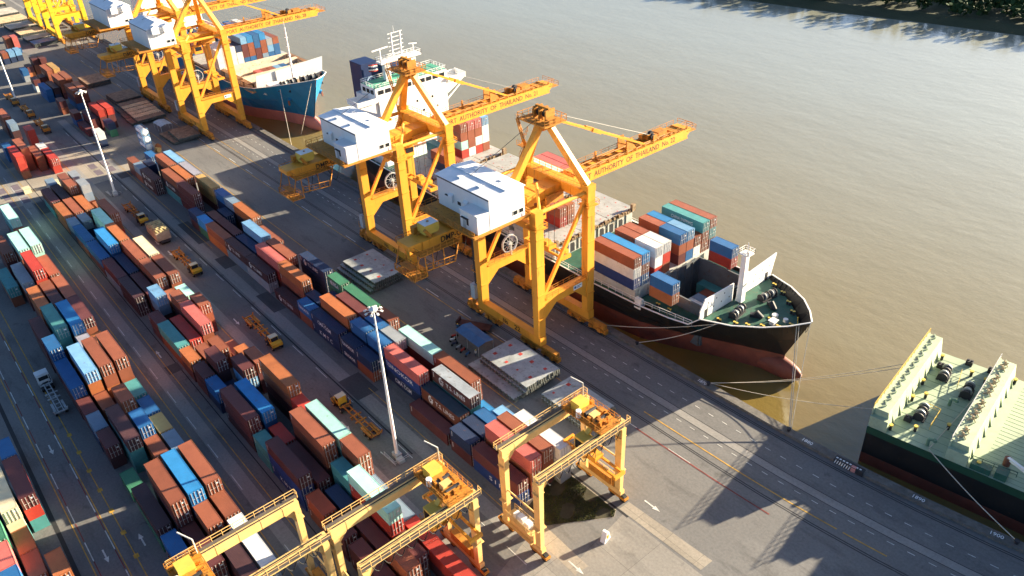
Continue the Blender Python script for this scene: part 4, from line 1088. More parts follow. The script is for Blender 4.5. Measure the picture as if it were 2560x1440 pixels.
m = MB(); m.beam((-80.3,YC,8.9),(-80.3,YC,20.6),1.35,1.35,0,1.1,1.1); m.box(-81.3,YC-1.1,20.4,-79.0,YC+1.1,20.55); m.rail([(-81.3,YC-1.1,20.55),(-79,YC-1.1,20.55),(-79,YC+1.1,20.55),(-81.3,YC+1.1,20.55),(-81.3,YC-1.1,20.55)],1.0,1,.08); m.tube((-80,YC,20.5),(-80,YC,23),.1,6); m.box(-80.4,YC+.55,13.2,-78.9,YC+1.9,13.35); m.rail([(-80.4,YC+1.9,13.35),(-78.9,YC+1.9,13.35),(-78.9,YC+.6,13.35)],1,.8,.07)
for k in range(24): m.box(-79.72,YC-.62,9.3+k*.45,-79.62,YC-.18,9.36+k*.45)
m.beam((-80.2,YC-.6,9),(-80.2,YC-.6,16),.12); m.tube((-79.3,YC-.9,20.5),(-79.3,YC-.9,21.8),.12,6)
m.obj('foremast', wht, bs)
winch(bs,-77.6,YC-4.6,8.9,.15,4,.85); winch(bs,-77.0,YC+4.8,8.9,-.12,4,.85)
for s_ in (-1,1):
    m = MB(); m.tube((-74.6,YC+s_*2.6,10.1),(-73.3,YC+s_*2.2,9.0),.55,12); m.beam((-75.5,YC+s_*3.2,9.3),(-73.5,YC+s_*2.1,9.3),.9,.7); m.obj('anchor_windlass', [drk], bs)
for x, y in ((-78.5,YC-9.4),(-75.5,YC-8.0),(-73.5,YC-6.8),(-71.3,YC-5.0),(-69,YC-2.9),(-67.6,YC-.6),(-70.0,YC+3.6),(-72.6,YC+6.0),(-75.5,YC+8.2),(-78.5,YC+9.6),(-71.6,YC-1.9),(-90,YC-11.0),(-93,YC-11.2),(-91.5,YC+11.2)): bollard(bs,x,y,8.9 if x > -81 else 6.5)
m = MB(); m.box(-71.2,YC-2.9,8.9,-70.1,YC-1.6,9.8); m.box(-71.4,YC-3.1,9.8,-69.9,YC-1.4,9.9); m.obj('hatch_box', wht, bs)
m = MB(); m.tube((-69.4,YC+.2,8.9),(-69.4,YC+.2,9.6),.5,12); m.tube((-72,YC+.4,8.9),(-72,YC+.4,9.3),.65,12); m.obj('vent', whtr, bs)
m = MB(); m.tube((-66.6,YC,8.9),(-66.6,YC,9.15),.9,14); m.tube((-66.6,YC,9.15),(-66.8,YC,11.4),.09,6); m.obj('bow_fairlead', hood_m, bs)
m = MB()
for a, b_ in zip(ST[8:], ST[9:]):
    for q in range(5):
        t = q/5; x = a[0]+(b_[0]-a[0])*t; h = a[1]+(b_[1]-a[1])*t; z_ = a[2]+(b_[2]-a[2])*t
        for s_ in (-1,1): m.beam((x,YC+s_*(h-.12),z_),(x-.2,YC+s_*(h-.7),8.92),.08,.12)
m.obj('bulwark_stays', drk, bs)
# superstructure
X0 = -199.0
m = MB(); m.box(X0-13,113,6.1,X0,137,26.4); m.box(X0-9,112.2,26.4,X0-.4,137.8,27.0)
m.box(X0-8.5,112.4,27.0,X0-.3,137.6,30.2)
sup = m.obj('superstructure', wht, bs)
for s_ in (-1,1):
    m = MB(); a = YC+s_*12.6; b_ = YC+s_*19.2; y0, y1 = min(a,b_), max(a,b_)
    m.box(X0-5.5,y0,26.3,X0+.2,y1,26.5); m.box(X0,y0,26.5,X0+.2,y1,27.7); m.box(X0-5.5,y0,26.5,X0-5.3,y1,27.7); m.box(X0-5.5,b_-.1,26.5,X0+.2,b_+.1,27.9)
    m.extr([(a,22.8),(a,26.3),(b_,26.3)],'x',X0-.6,X0-.3)
    m.beam((X0-1,b_-s_*1.0,24.5),(X0-1,YC+s_*12,20.2),.3)
    m.obj('bridge_wing', wht, sup)
for k in range(10):
    m = MB(); y = 113.2+k*2.4; m.box(X0-.297,y,28.25,X0-.24,y+1.9,29.45); m.obj('window', glass, sup)
for k in range(3):
    m = MB(); x = X0-2.2-k*2.2; m.box(x-.8,112.33,28.25,x+.8,112.397,29.45); m.obj('window', glass, sup)
for y, z_ in ((116,24.2),(116.8,24.2),(119,20),(123.5,20),(128,20),(133,20),(126,23.3),(131.5,23.3),(114.6,20),(119,16.4),(124,16.4),(129,16.4),(134,16.4)):
    m = MB(); m.box(X0+.003,y-.3,z_-.35,X0+.05,y+.3,z_+.35); m.obj('porthole', glass, sup)
m = MB(); strip(m,X0-8.4,X0-.4,112.5,137.5,30.22); m.obj('bridge_roof', bridge_green, sup)
m = MB(); m.rail([(X0-.4,112.5,30.2),(X0-.4,137.5,30.2),(X0-8.4,137.5,30.2),(X0-8.4,112.5,30.2),(X0-.4,112.5,30.2)],1.1,1.6,.1); m.obj('railing', wht, sup)
m = MB()
for y in (119.6,128.6): m.box(X0-5.6,y-.9,30.25,X0-4.0,y+.9,35.4)
m.box(X0-6.3,117.2,35.4,X0-3.4,131.2,35.9); m.rail([(X0-3.4,117.2,35.9),(X0-3.4,131.2,35.9),(X0-6.3,131.2,35.9),(X0-6.3,117.2,35.9),(X0-3.4,117.2,35.9)],1.1,1.5,.1)
for y in (122.4,125.4): m.tube((X0-5,y,35.9),(X0-5,y+.2,43.2),.2,6)
for k in range(6): m.beam((X0-5,121.4,37+k*1.2),(X0-5,126.4,37.2+k*1.2),.18,.18)
m.tube((X0-5,118.2,35.9),(X0-5,118.2,39.2),.2,8); m.beam((X0-5,115.6,39.3),(X0-5,121,39.6),.25,.35); m.tube((X0-5,129.6,35.9),(X0-5,129.6,38.6),.15,8); m.beam((X0-5,128.2,38.9),(X0-5,131,38.5),.2,.25); m.tube((X0-5,123.6,43),(X0-5,123.6,45),.07,5)
m.obj('radar_mast', wht, sup)
m = MB(); m.extr([(114.5,22),(121.5,22),(121.5,33.5),(120,34.6),(114.5,34.6)],'x',X0-17,X0-10.5); m.box(X0-12,122.5,26,X0-9.3,127.6,34.2); m.obj('funnel', funnel_m, sup)
m = MB(); n = 18
for i in range(n):
    a0, a1 = 2*PI*i/n, 2*PI*(i+1)/n; m.quad(*[(X0-10.47, 117.4+r*math.cos(a)*1.5, 29.2+r*math.sin(a)*1.5) for r, a in ((.75,a0),(1,a0),(1,a1),(.75,a1))])
m.quad((X0-10.47,116.3,28.9),(X0-10.47,118.5,28.9),(X0-10.47,118.5,29.3),(X0-10.47,116.3,29.3)); m.obj('emblem', pmat('pale_blue_mark', (.35,.5,.7), .6), sup)
fl = MB(); wv = lambda t: .25*math.sin(t*5)
cols_f = (0,1,2,1,0); hs_f = (0,.35,.7,1.4,1.75,2.1)
for j in range(5):
    for i in range(8):
        t0, t1 = i/8, (i+1)/8; P4 = [(X0-9.2+wv(t)*1., 116.2+t*3.2, 32.4+hh-.5*t) for t, hh in ((t0,hs_f[j]),(t1,hs_f[j]),(t1,hs_f[j+1]),(t0,hs_f[j+1]))]
        fl.quad(*P4, cols_f[j])
flo = fl.obj('national_flag', [red_m, wht, funnel_m]); tag(flo, 'small striped red white blue flag flying beside the blue funnel', 'flag')
m = MB(); m.box(X0-4,112.0,9.8,X0+.6,138,10.0); m.box(X0,113,13.4,X0+.3,137,13.7); m.obj('trim_band', deck_brown, sup)
# containers on the black ship
G1_ = 'containers on the black container ship'
zt = 9.26
column(40,-110.4,111.4,zt,['br','wh','nb'],'the stack nearest the quay, black ship foredeck',G1_)
column(40,-110.4,114.0,zt,['sb','br','bl'],'the second stack from the quay, black ship foredeck',G1_)
for (x, c3, n_) in ((-110.4,['br','mr','br'],'aft'),(-104.2,['wh','wh','rd'],'fore')):
    column(20,x,118.2,zt,c3,f'the fourth {n_} stack from quay, black ship foredeck',G1_,front=n_ == 'fore')
for (x, c3, n_) in ((-110.4,['br','br','mr'],'aft'),(-104.2,['wh','rd','br'],'fore')):
    column(20,x,120.8,zt,c3,f'the fifth {n_} stack from quay, black ship foredeck',G1_,front=n_ == 'fore')
for (x, c3, n_) in ((-110.4,['br','mr','br'],'aft'),(-104.2,['bl','br','mr'],'fore')):
    column(20,x,126.2,zt,c3,f'the seventh {n_} stack from quay, black ship foredeck',G1_,front=n_ == 'fore')
for (x, c3, n_) in ((-110.4,['sb','br','br'],'aft'),(-104.2,['lb','br','bl'],'fore')):
    column(20,x,128.8,zt,c3,f'the eighth {n_} stack from quay, black ship foredeck',G1_,front=n_ == 'fore')
column(20,-104.2,131.4,zt,['br','wh'],'the low stack beside the green one, black ship foredeck',G1_)
column(40,-110.4,134.2,zt,['te','br','br'],'the big-lettered stack, river side of black ship',G1_,0,('S',None,None))
column(40,-110.4,136.8,zt,['br','te','mr'],'the outermost stack at the river side of black ship',G1_)
column(20,-94.6,112.6,9.2,['bl','or'],'the pair by the quay side, just aft of the white breakwater',G1_)
column(20,-95.2,133.2,9.2,['bl','rd'],'the pair on the river side, just aft of the white breakwater',G1_)
column(20,-95.4,130.0,-.95,['te','br'],'the pile inside the open hold behind the breakwater',G1_)
for k, c in enumerate(('br','bg','wh','wh')): ship_box(20,c,-92.6,127.3-2.6*k,[1.6,1.6,1.6,1.6][k],0,('short red-brown','short blue-grey','short white','short rust-streaked white')[k]+' container lying in the open hold, '+('far side','third from quay','second from quay','quay side')[k],G1_)
for k in range(4): ship_box(20,('mr','br','mr','gy')[k],-92.6,127.3-2.6*k,-.98,0,f"{('maroon','brown','dark red','grey')[k]} container at the bottom of the open hold, {('far side','third from quay','second from quay','quay side')[k]}",G1_)
for (nm_, x, y, c2) in (('the front pair standing on the grey hatch beside crane 22',-140.2,117.6,['br','rd']),('the rear pair standing on the grey hatch beside crane 22',-140.2,120.2,['or','br'])):
    column(40,x,y,10.68,c2,nm_,G1_)
for k, (y, c2) in enumerate(((131.5,['mi','br']),(134.1,['pk','rd']),(136.7,['pk','br']))):
    column(40,-156.0,y,10.68,c2,('the inner','the middle','the outer')[k]+' pair on the river side of the hatch between cranes',G1_)
for k, (y, c4) in enumerate(((126.2,['br','br','mi','rd']),(128.8,['pk','br','br','wh']),(131.4,['pk','br','wh','rd']),(134.0,['lb','wh','wh','br']))):
    column(40,-190.8,y,10.68,c4,('the first','the second','the third','the fourth')[k]+' tall stack before the white bridge, from quay',G1_)
column(40,-180.6,116.8,10.68,['br','nv'],'the pair on the hatch under the crane 21 boom',G1_)
column(20,-186.8,119.6,10.68,['te','gy'],'the green and grey pair on the aft hatch of the black ship',G1_)

# ---- blue ship at the upper left
YB = 124.2
sb_ = thing('container_ship', 'blue hulled container ship with pink bottom moored under cranes 27 and 28', 'ship')
ST2 = [(-440,14,10,-438,9,8),(-425,16,10,-424,14,13),(-330,16.2,9.8,-330,16,16),(-305,16.0,9.9,-306,14.5,14),(-292,15.4,10.4,-295,11.5,10.5),(-283,14.0,11.6,-288,8.2,7.2),(-275,11.2,13.4,-281.5,5.0,4.2),(-268.5,7.2,14.8,-275,2.6,2.1),(-264,3.4,15.7,-271,1.1,1.0),(-261,.2,16.4,-267.6,.12,.12)]
hl = hull(sb_, YB, ST2, -6, .8, [hull_blue, hull_pink], (-277, YB, -1.9, 14.4, 2.9))
m = MB(); strip(m,-436,-284,YB-15,YB+15,9.7); m.add([(-284,YB-13.2,11.0),(-276,YB-10.0,11.4),(-270.2,YB-5.9,11.9),(-266.4,YB-2.4,12.2),(-264,YB,12.4),(-266.4,YB+2.4,12.2),(-270.2,YB+5.9,11.9),(-276,YB+10.0,11.4),(-284,YB+13.2,11.0)],[tuple(range(9))]); m.box(-284.2,YB-13.8,9.7,-284,YB+13.8,11)
m.obj('deck', pmat('tan_deck', (.34,.25,.17), .7, var=.3, sc=.4), sb_)
m = MB(); m.extr([(YB-13.2,11.0),(YB-5,11.0),(YB-5,15.9),(YB-12.6,15.6)],'x',-283.6,-283.3); m.extr([(YB-4.98,11.0),(YB+13.5,11.0),(YB+14.6,17.0),(YB-4.98,15.9)],'x',-283.2,-282.9)
for y in (-11,-8,-2,2,6,10): m.extr([(-283.6,11),(-285.6,11),(-283.6,15)],'y',YB+y-.1,YB+y+.1)
m.obj('breakwater', pmat('breakwater_grey', (.50,.53,.55), .6, var=.1), sb_)
m = MB(); m.tube((-279.6,YB,11.2),(-278.8,YB,31.5),.42,10,0,.2)
for k in range(5): m.box(-279.5,YB-.5,15+k*3.2,-278.7,YB+.5,15.1+k*3.2)
m.tube((-278.8,YB,31.5),(-278.8,YB,33.6),.07,5); m.obj('foremast', wht, sb_)
winch(sb_,-276.2,YB-3.8,11.6,.1,4,1.2); winch(sb_,-275.2,YB+3.8,11.8,-.1,4,1.2); m = MB(); m.box(-281,YB-10.5,11.2,-276.5,YB-6.2,13.0); m.obj('deck_house', wht, sb_)
for x, y in ((-279,-11),(-274,-9),(-270,-6.5),(-270,6.5),(-274.5,9),(-279.5,11.2)): bollard(sb_,x,YB+y,11.4,deck_brown)
for s_ in (-1,1):
    m = MB(); m.tube((-273.2,YB+s_*4.6,8.8),(-272.2,YB+s_*6.6,7.6),.9,14,0,.8); m.beam((-272.2,YB+s_*6.7,7.7),(-272.0,YB+s_*6.8,6.0),.6,.5,1); m.obj('anchor_pocket', [hull_blue, deck_brown], sb_)
tx = link('lettering', text_mesh('SITC KAWASAKI', white_let), sb_, (-287.6,YB-13.62,9.1)); tx.rotation_euler = (PI/2+.35,0,.30); tx.scale = (8.2,.95,1)
m = MB()
for k in range(3):
    x1 = -285.6-k*8.9
    m.box(x1-8.0,YB-13.4,9.7,x1,YB-13.0,12.4); m.box(x1-8.0,YB+13.0,9.7,x1,YB+13.4,12.4)
    m.box(x1-.5,YB-13.4,9.7,x1,YB+13.4,13.0); m.box(x1-8.4,YB-13.4,9.7,x1-7.9,YB+13.4,13.0)
    for q in range(9): m.box(x1-.2,YB-12.6+q*3,9.9,x1+.35,YB-11.7+q*3,12.9)
m.obj('hatch_coaming', pmat('cream_coaming', (.60,.52,.40), .6, var=.25, sc=.5, rust=.35, rcol=(.30,.15,.06)), sb_)
m = MB()
for k in range(3):
    x1 = -285.6-k*8.9
    for q in range(8): m.extr([(YB-11.4+q*3,10.2),(YB-10.0+q*3,10.2),(YB-10.0+q*3,12.2),(YB-11.4+q*3,12.2)],'x',x1+.005,x1+.06)
    for s_ in (-1,1): m.box(x1-7.8,YB+s_*13.9-.9,12.4,x1+.2,YB+s_*13.9+.9,12.6)
m.obj('coaming_recess', pmat('brown_gear', (.22,.11,.05), .8, var=.4), sb_)
G2_ = 'containers on the blue container ship'
for k, c in enumerate(('pk','br','br','lb','bl')): ship_box(20,c,-301.6,YB-6+2.6*k,9.8,0,f"{CC[c][1]} container lying in the forward hold of the blue ship, {('nearest the quay','second from quay','third from quay','fourth from quay','farthest from the quay')[k]}",G2_)
tank_m = whtr
cols_b = [['wh','wh','wh'],['wh','wh','wh'],['wh','wh','wh'],['nv','wh','wh'],['lb','mr','mr','bl'],['sb','br','br','bl'],['bl','bl','mr','mr'],['sb','br','br','bg'],['gy','lb','bl'],['br','bl','bl']]
for k, cl in enumerate(cols_b):
    column(40,-324.6,YB-14.6+2.62*k,12.0,cl,f"the {ORD[k]} stack from quay, forward bay of blue ship",G2_)
m = MB(); m.box(-325,YB-15,9.7,-312,YB+15,11.9); m.box(-354,YB-15,9.7,-341,YB+15,11.9); m.box(-340,YB-15,9.7,-326,YB+15,10.6); m.obj('hatch_cover', hatch_m, sb_)
cols_c = [['bl','mr','bl'],['nv','bl','br'],['lb','wh','wh'],['wh','bl','br'],['sb','wh','mr'],['bl','wh','wh'],['wh','bl','br']]
for k, cl in enumerate(cols_c):
    column(40,-353.6,YB-13.8+3.9*k,12.0,cl,f"the {ORD[k]} stack from quay, second bay of blue ship",G2_)
m = MB(); m.box(-412,YB-13,9.8,-398,YB+13,30); m.box(-411,YB-15.5,30,-398.5,YB+15.5,33); su2 = m.obj('superstructure', wht, sb_)
for k in range(9):
    m = MB(); m.box(-398.497,YB-13+k*3,31,-398.43,YB-10.8+k*3,32.2); m.obj('window', glass, su2)

# ---- pale green deck cargo ship at the right, lying along the bend of the quay
RG = math.radians(8.4); gs = thing('deck_cargo_ship', 'dark hulled heavy cargo ship with wide pale green deck at the right edge', 'ship', (-44.2,113.6,0), RG)
def GO(n, mb, mats, par=None): return mb.obj(n, mats, par or gs)
ZD = 5.0; BW = 29.5
m = MB(); m.extr([(0,-6),(BW,-6),(BW,3.4),(0,3.4)],'x',.0,110); GO('hull', m, hull_black)
m = MB(); m.box(-.02,-.02,-3.6,110,BW+.02,-1.2); GO('boot_topping', m, hull_red)
m = MB(); m.box(-.03,-.03,3.42,110,BW+.03,4.9); GO('sheer_strake', m, hull_green)
m = MB(); strip(m,0,110,0,BW,4.96); GO('deck', m, deck_pale)
m = MB(); rs = random.Random(2)
for k in range(14): m.box(2.9+k*.0, 1.2+k*2.0, 4.965, 12.4, 1.27+k*2.0, 4.985)
for k in range(26): m.box(18+0*k, .8+k*1.1, 4.965, 60, .86+k*1.1, 4.98)
GO('deck_seams', m, pmat('seam_green', (.18,.25,.17), .8))
for nm, u0, u1, zt_ in (('stern_gate',.25,2.6,8.6),('cross_wall',13.0,15.6,8.4)):
    m = MB(); m.extr([(u0,4.97),(u1+.6,4.97),(u1,zt_),(u0,zt_)],'y',1.0,BW-.6); m.box(u0-.25,.6,4.97,u0,BW-.3,zt_+.05); m.box(u0-.2,.0,4.97,u1+.5,.98,7.3)
    for k in range(8): m.extr([(u1+.1,4.97),(u1+.95,4.97),(u1+.1,zt_-1.0)],'y',3.0+k*3.3,3.16+k*3.3)
    for k in range(24): m.beam((u0+.6+(k%2)*.7,1.6+k*1.15,zt_+.02),(u0+1.3-(k%2)*.5,2.5+k*1.15,zt_+.14),.22,.22)
    gt = GO(nm, m, pmat('gate_green', (.40,.48,.32), .65, var=.2, sc=.5, rust=.25, rcol=(.32,.22,.13)))
    m = MB(); m.rail([(u0-.15,.8,zt_),(u0-.15,BW-.4,zt_)],1.1,1.6,.08); m.obj('railing', hood_m if u0 < 5 else galv, gt)
    if u0 > 5:
        for k in range(15):
            m = MB(); y = 2.4+k*1.75
            if k % 5 == 2: continue
            m.beam((u0+.3,y,zt_+.05),(u0+1.5,y+.7,zt_+.5),.14); m.beam((u0+1.6,y+.1,zt_+.05),(u0+.6,y+1.0,zt_+.7),.12); m.tube((u0+1.0,y+.5,zt_),(u0+1.0,y+.5,zt_+.9),.16,8); m.obj('lashing_fitting', pmat('rope_tan', (.50,.38,.24), .8, var=.4), gt)
for u, v, r in ((6.2,8.2,.05),(5.8,22.0,.05),(10.6,19.3,.05)): winch(gs,u,v,ZD,r,3,.92)
for u, v in ((9.2,14.2),(9.6,1.4),(14.4,.6)): 
    m = MB(); m.tube((u,v,ZD),(u,v,ZD+1.4),.28,10); m.tube((u,v,ZD+1.4),(u+.9,v,ZD+1.7),.28,10); m.tube((u+.9,v,ZD+1.7),(u+1.0,v,ZD+1.3),.34,10); GO('deck_vent', m, pmat('vent_green', (.12,.22,.15), .6))
for u, v in ((3.4,1.3),(3.8,27.0),(3.6,11.4),(3.5,17.2),(6.8,3.6),(5.2,13.6),(9.6,25.2),(12.2,24.5),(11.0,7.6),(16.4,27.6),(17.6,1.2)): 
    m = MB(); m.tube((u,v,ZD),(u,v,ZD+1.0),.26,10); m.tube((u,v,ZD+1.0),(u,v,ZD+1.25),.36,10,1); GO('bollard', m, [drk, hood_m])
for u, v in ((4.4,24.4),(8.3,28.6),(12.2,28.6),(4.9,5.6)): 
    m = MB(); m.box(u-.6,v-.5,ZD,u+.6,v+.5,ZD+.9); m.tube((u-.3,v,ZD+.9),(u-.3,v,ZD+1.2),.2,8); m.tube((u+.3,v,ZD+.9),(u+.3,v,ZD+1.2),.2,8); GO('roller_fairlead', m, drk)
m = MB(); m.rail([(8.6,5.6,ZD),(8.6,10.8,ZD),(6.4,11.0,ZD)],1.1,1.2,.08); m.rail([(8.8,19.5,ZD),(8.0,24.8,ZD)],1.1,1.2,.08); GO('railing', m, hood_m)
m = MB(); m.box(16.6,.2,ZD,19.6,1.5,ZD+1.1); m.box(20.2,.3,ZD,22,2.2,ZD+1.3); m.rail([(16.2,2.2,ZD),(23,2.6,ZD)],1.1,1.4,.08); GO('deck_equipment', m, green_deck)
m = MB(); m.tube((21.0,4.6,ZD),(21.0,4.6,ZD+1.6),.55,12); m.beam((21.0,4.6,ZD+1.5),(24.8,2.2,ZD+1.9),.5,.5,1); m.tube((24.8,2.2,ZD+1.2),(24.8,2.2,ZD+2.2),.4,10,1); GO('deck_crane', m, [deck_brown, wht])
for u, v, l in ((27,6,2),(27,9.5,2),(26,13,2),(30,7,2)): 
    m = MB(); m.box(u,v,ZD-.03,u+l*.5,v+.5,ZD+.05); GO('deck_socket', m, green_deck)
m = MB(); m.box(34,3,ZD,44,BW-3,20); m.box(35,0,20,43,BW,24); s3 = GO('superstructure', m, wht)
m = MB(); m.tube((39,BW/2,24),(39,BW/2,34),.5,10); m.beam((39,BW/2-4,31),(39,BW/2+4,31),.3); m.obj('radar_mast', wht, s3)
m = MB(); m.box(26.5,BW-10,ZD,33.5,BW-3,13.5); m.beam((30,BW-6,13.5),(30,BW-6,19),2.4); GO('cargo_winch_house', m, deck_pale)
# ------------------------------------------------------------------ lamps, trucks, hatch covers and small things on the quay
def lamp_mast(x, y, H, label):
    t = thing('lamp_mast', label, 'lamp mast', (x,y,0), 0, 'high lamp masts in the container yard')
    m = MB(); m.tube((0,0,.9),(0,0,H*.34),.34,12,0,.28); m.tube((0,0,H*.34),(0,0,H*.68),.27,12,0,.21); m.tube((0,0,H*.68),(0,0,H),.20,12,0,.13); m.obj('pole', wht, t)
    m = MB(); m.prism([(-.8,-.6),(.8,-.6),(.8,.6),(-.8,.6)],0,.9); m.box(.95,-.9,0,2.2,.3,.7); m.obj('base_block', gryp, t)
    m = MB(); m.tube((0,0,H-.35),(0,0,H+.2),.75,14,0,.15); m.tube((0,0,H-.7),(0,0,H-.6),.6,16)
    for k in range(8):
        a = 2*PI*k/8; m.beam((0,0,H-.65),(1.3*math.cos(a),1.3*math.sin(a),H-.55),.07)
    hd = m.obj('lamp_head', whtr, t)
    for k in range(8):
        a = 2*PI*k/8; c, s_ = math.cos(a), math.sin(a); m = MB(); m.beam((1.2*c,1.2*s_,H-.6),(1.6*c,1.6*s_,H-.75),.36,.16); m.obj('floodlight', whtr, hd)
    m = MB(); m.rail([(-1.8,-1.6,0),(1.8,-1.6,0),(1.8,1.4,0)],.9,1.2,.08); m.beam((-2.6,-1.9,.5),(2.2,-1.7,.5),.14); m.obj('guard_rail', galv, t)
    return t
lamp_mast(-99.4,50.1,33.0,'tall white lamp mast rising in front of the quayside block')
lamp_mast(-256.0,48.4,33.0,'tall white lamp mast standing by the concrete cross road')
lamp_mast(-380.6,47.4,33.0,'tall white lamp mast by the left edge, near the far stacks')

def tractor(x, y, rz, label, paint, frame, dirty=False, white=False):
    """terminal tractor with a skeletal container trailer; the cab is at local +x"""
    t = thing('yard_tractor', label, 'truck', (x,y,0), rz, 'yard tractors with empty skeletal trailers')
    m = MB(); m.box(4.6,-1.2,.75,9.0,1.2,1.05); m.box(4.4,-.55,1.05,6.6,.55,1.3); m.obj('chassis', drk, t)
    m = MB()
    if white: m.extr([(6.6,1.05),(9.0,1.05),(9.0,2.2),(8.7,3.1),(6.9,3.2),(6.6,3.0)],'y',-1.25,1.25)
    else: m.extr([(6.5,1.05),(9.0,1.05),(9.0,1.75),(7.9,1.95),(7.9,1.05)],'y',-1.2,1.2); m.extr([(6.3,1.06),(7.88,1.06),(7.7,2.9),(6.4,2.9)],'y',-.95,.85)
    cb = m.obj('cab', paint, t)
    m = MB()
    if white: m.quad((9.01,-1.1,2.1),(9.01,1.1,2.1),(8.74,1.1,3.0),(8.74,-1.1,3.0)); m.box(7.2,-1.26,2.1,8.5,-1.252,2.8); m.box(7.2,1.252,2.1,8.5,1.26,2.8); m.box(6.56,-.9,1.9,6.598,.9,2.8)
    else: m.quad((7.90,-.85,1.95),(7.90,.75,1.95),(7.74,.75,2.8),(7.74,-.85,2.8)); m.box(6.6,-.96,1.9,7.6,-.951,2.7); m.box(6.6,.851,1.9,7.6,.86,2.7)
    m.obj('window', glass, cb)
    m = MB(); m.box(6.35,-1.0,2.902,7.75,.9,2.98) if not white else m.box(6.7,-1.2,3.203,8.6,1.2,3.3); m.obj('cab_roof', pmat('cab_roof_cream', (.62,.55,.38), .6, var=.15) if not white else wht, cb)
    m = MB(); m.rail([(7.2,1.25,1.1),(9.0,1.25,1.75)],1.3,.6,.06); m.tube((6.2,-1.1,1.0),(6.2,-1.1,3.0),.08,8); m.obj('exhaust', drk, t)
    for xx, n_ in ((8.3,1),(5.4,2)):
        for s_ in (-1,1):
            wv = MB(); wv.tube((xx,s_*1.22-.3*s_,.52),(xx,s_*1.22,.52),.52,14); wv.tube((xx,s_*1.22,.52),(xx,s_*1.24,.52),.22,8,1); wv.obj('wheel', [blk, galv], t)
    m = MB()
    for s_ in (-.5,.5): m.box(-6.2,s_-.09,1.2,5.6,s_+.09,1.55)
    for k in range(8): m.box(-6.1+k*1.55,-.41,1.25,-5.95+k*1.55,.41,1.45)
    for xx in (-6.1,-.6,1.4,5.3): m.box(xx-.13,-1.22,1.3,xx+.13,1.22,1.56)
    for xx in (-6.2,5.45):
        for s_ in (-1,1): m.extr([(s_*1.0,1.56),(s_*1.25,1.56),(s_*1.4,2.05),(s_*1.2,2.05)],'x',xx-.1,xx+.1)
    m.box(-5.6,-1.2,1.08,-2.4,-.75,1.5); m.box(-5.6,.75,1.08,-2.4,1.2,1.5); m.box(1.6,-.9,.4,1.8,-.6,1.2); m.box(1.6,.6,.4,1.8,.9,1.2)
    m.obj('trailer_frame', frame, t)
    for xx in (-4.9,-3.5):
        for s_ in (-1,1):
            wv = MB(); wv.tube((xx,s_*1.2-.5*s_,.5),(xx,s_*1.2,.5),.5,14); wv.tube((xx,s_*1.2,.5),(xx,s_*1.22,.5),.2,8,1); wv.obj('wheel', [blk, galv], t)
    return t
trail_m = pmat('trailer_orange', (.42,.16,.025), .7, var=.4, sc=.8, rust=.5)
tyel = pmat('tractor_yellow', (.62,.36,.03), .55, var=.2, sc=.6)
tractor(-236.2,47.9,0.01,'yellow tractor with empty trailer behind the tan covered load',tyel,trail_m)
tractor(-197.4,48.1,0.01,'yellow tractor with empty trailer just ahead of the tan covered load',tyel,trail_m)
tractor(-153.8,48.9,0.0,'yellow tractor with cream cab roof and rusty trailer, mid lane',tyel,yeld)
tractor(-111.6,49.6,PI,'yellow tractor facing away, orange trailer next to the near lamp mast',tyel,trail_m)
tractor(-160.8,6.6,PI,'white lorry with grey skeletal trailer beside the inland block',wht,pmat('trailer_grey', (.40,.42,.42), .6, var=.3, sc=.8),white=True)
tractor(-380.5,45.9,0,'far brown tractor and trailer beside the leftmost lamp mast',yeld,yeld)
tractor(-359.5,46.9,0,'middle one of three far brown tractors in the lane',yeld,yeld)
tractor(-337.0,46.9,0,'nearest of three far brown tractors in the lane',yeld,yeld)
# bulky load under a tan tarpaulin on a low trailer
t = thing('covered_load', 'bulky cargo under a stained tan tarpaulin parked between two yellow tractors', 'cargo', (-216.8,48.4,0), 0)
m = MB(); V = []; nx_, ny_ = 12, 8
for i in range(nx_+1):
    for j in range(ny_+1):
        u = i/nx_*2-1; v_ = j/ny_*2-1; e = max(abs(u),abs(v_))
        V.append((u*4.2, v_*2.0, 3.9 - .5*max(0,e-.7)/.3 + .12*math.sin(i*1.7+j*2.3)))
F = [(i*(ny_+1)+j,(i+1)*(ny_+1)+j,(i+1)*(ny_+1)+j+1,i*(ny_+1)+j+1) for i in range(nx_) for j in range(ny_)]
m.add(V,F); m.obj('tarpaulin', pmat('tan_tarpaulin', (.36,.29,.14), .8, var=.5, sc=.9, bump=.4), t)
m = MB(); m.box(-4.1,-1.9,.9,4.1,1.9,3.35); m.obj('load', pmat('pale_wrapping', (.42,.34,.26), .8, var=.35, sc=.7), t)
m = MB(); m.box(-6.4,-1.25,.7,5.4,1.25,.89); m.box(-7.8,-1.1,.7,-6.3,1.1,2.4); m.obj('low_trailer', drk, t)
for xx in (-5.5,-4.2,3.2,4.5):
    wv = MB(); wv.tube((xx,-1.2,.45),(xx,1.2,.45),.45,12); wv.obj('wheels', blk, t)
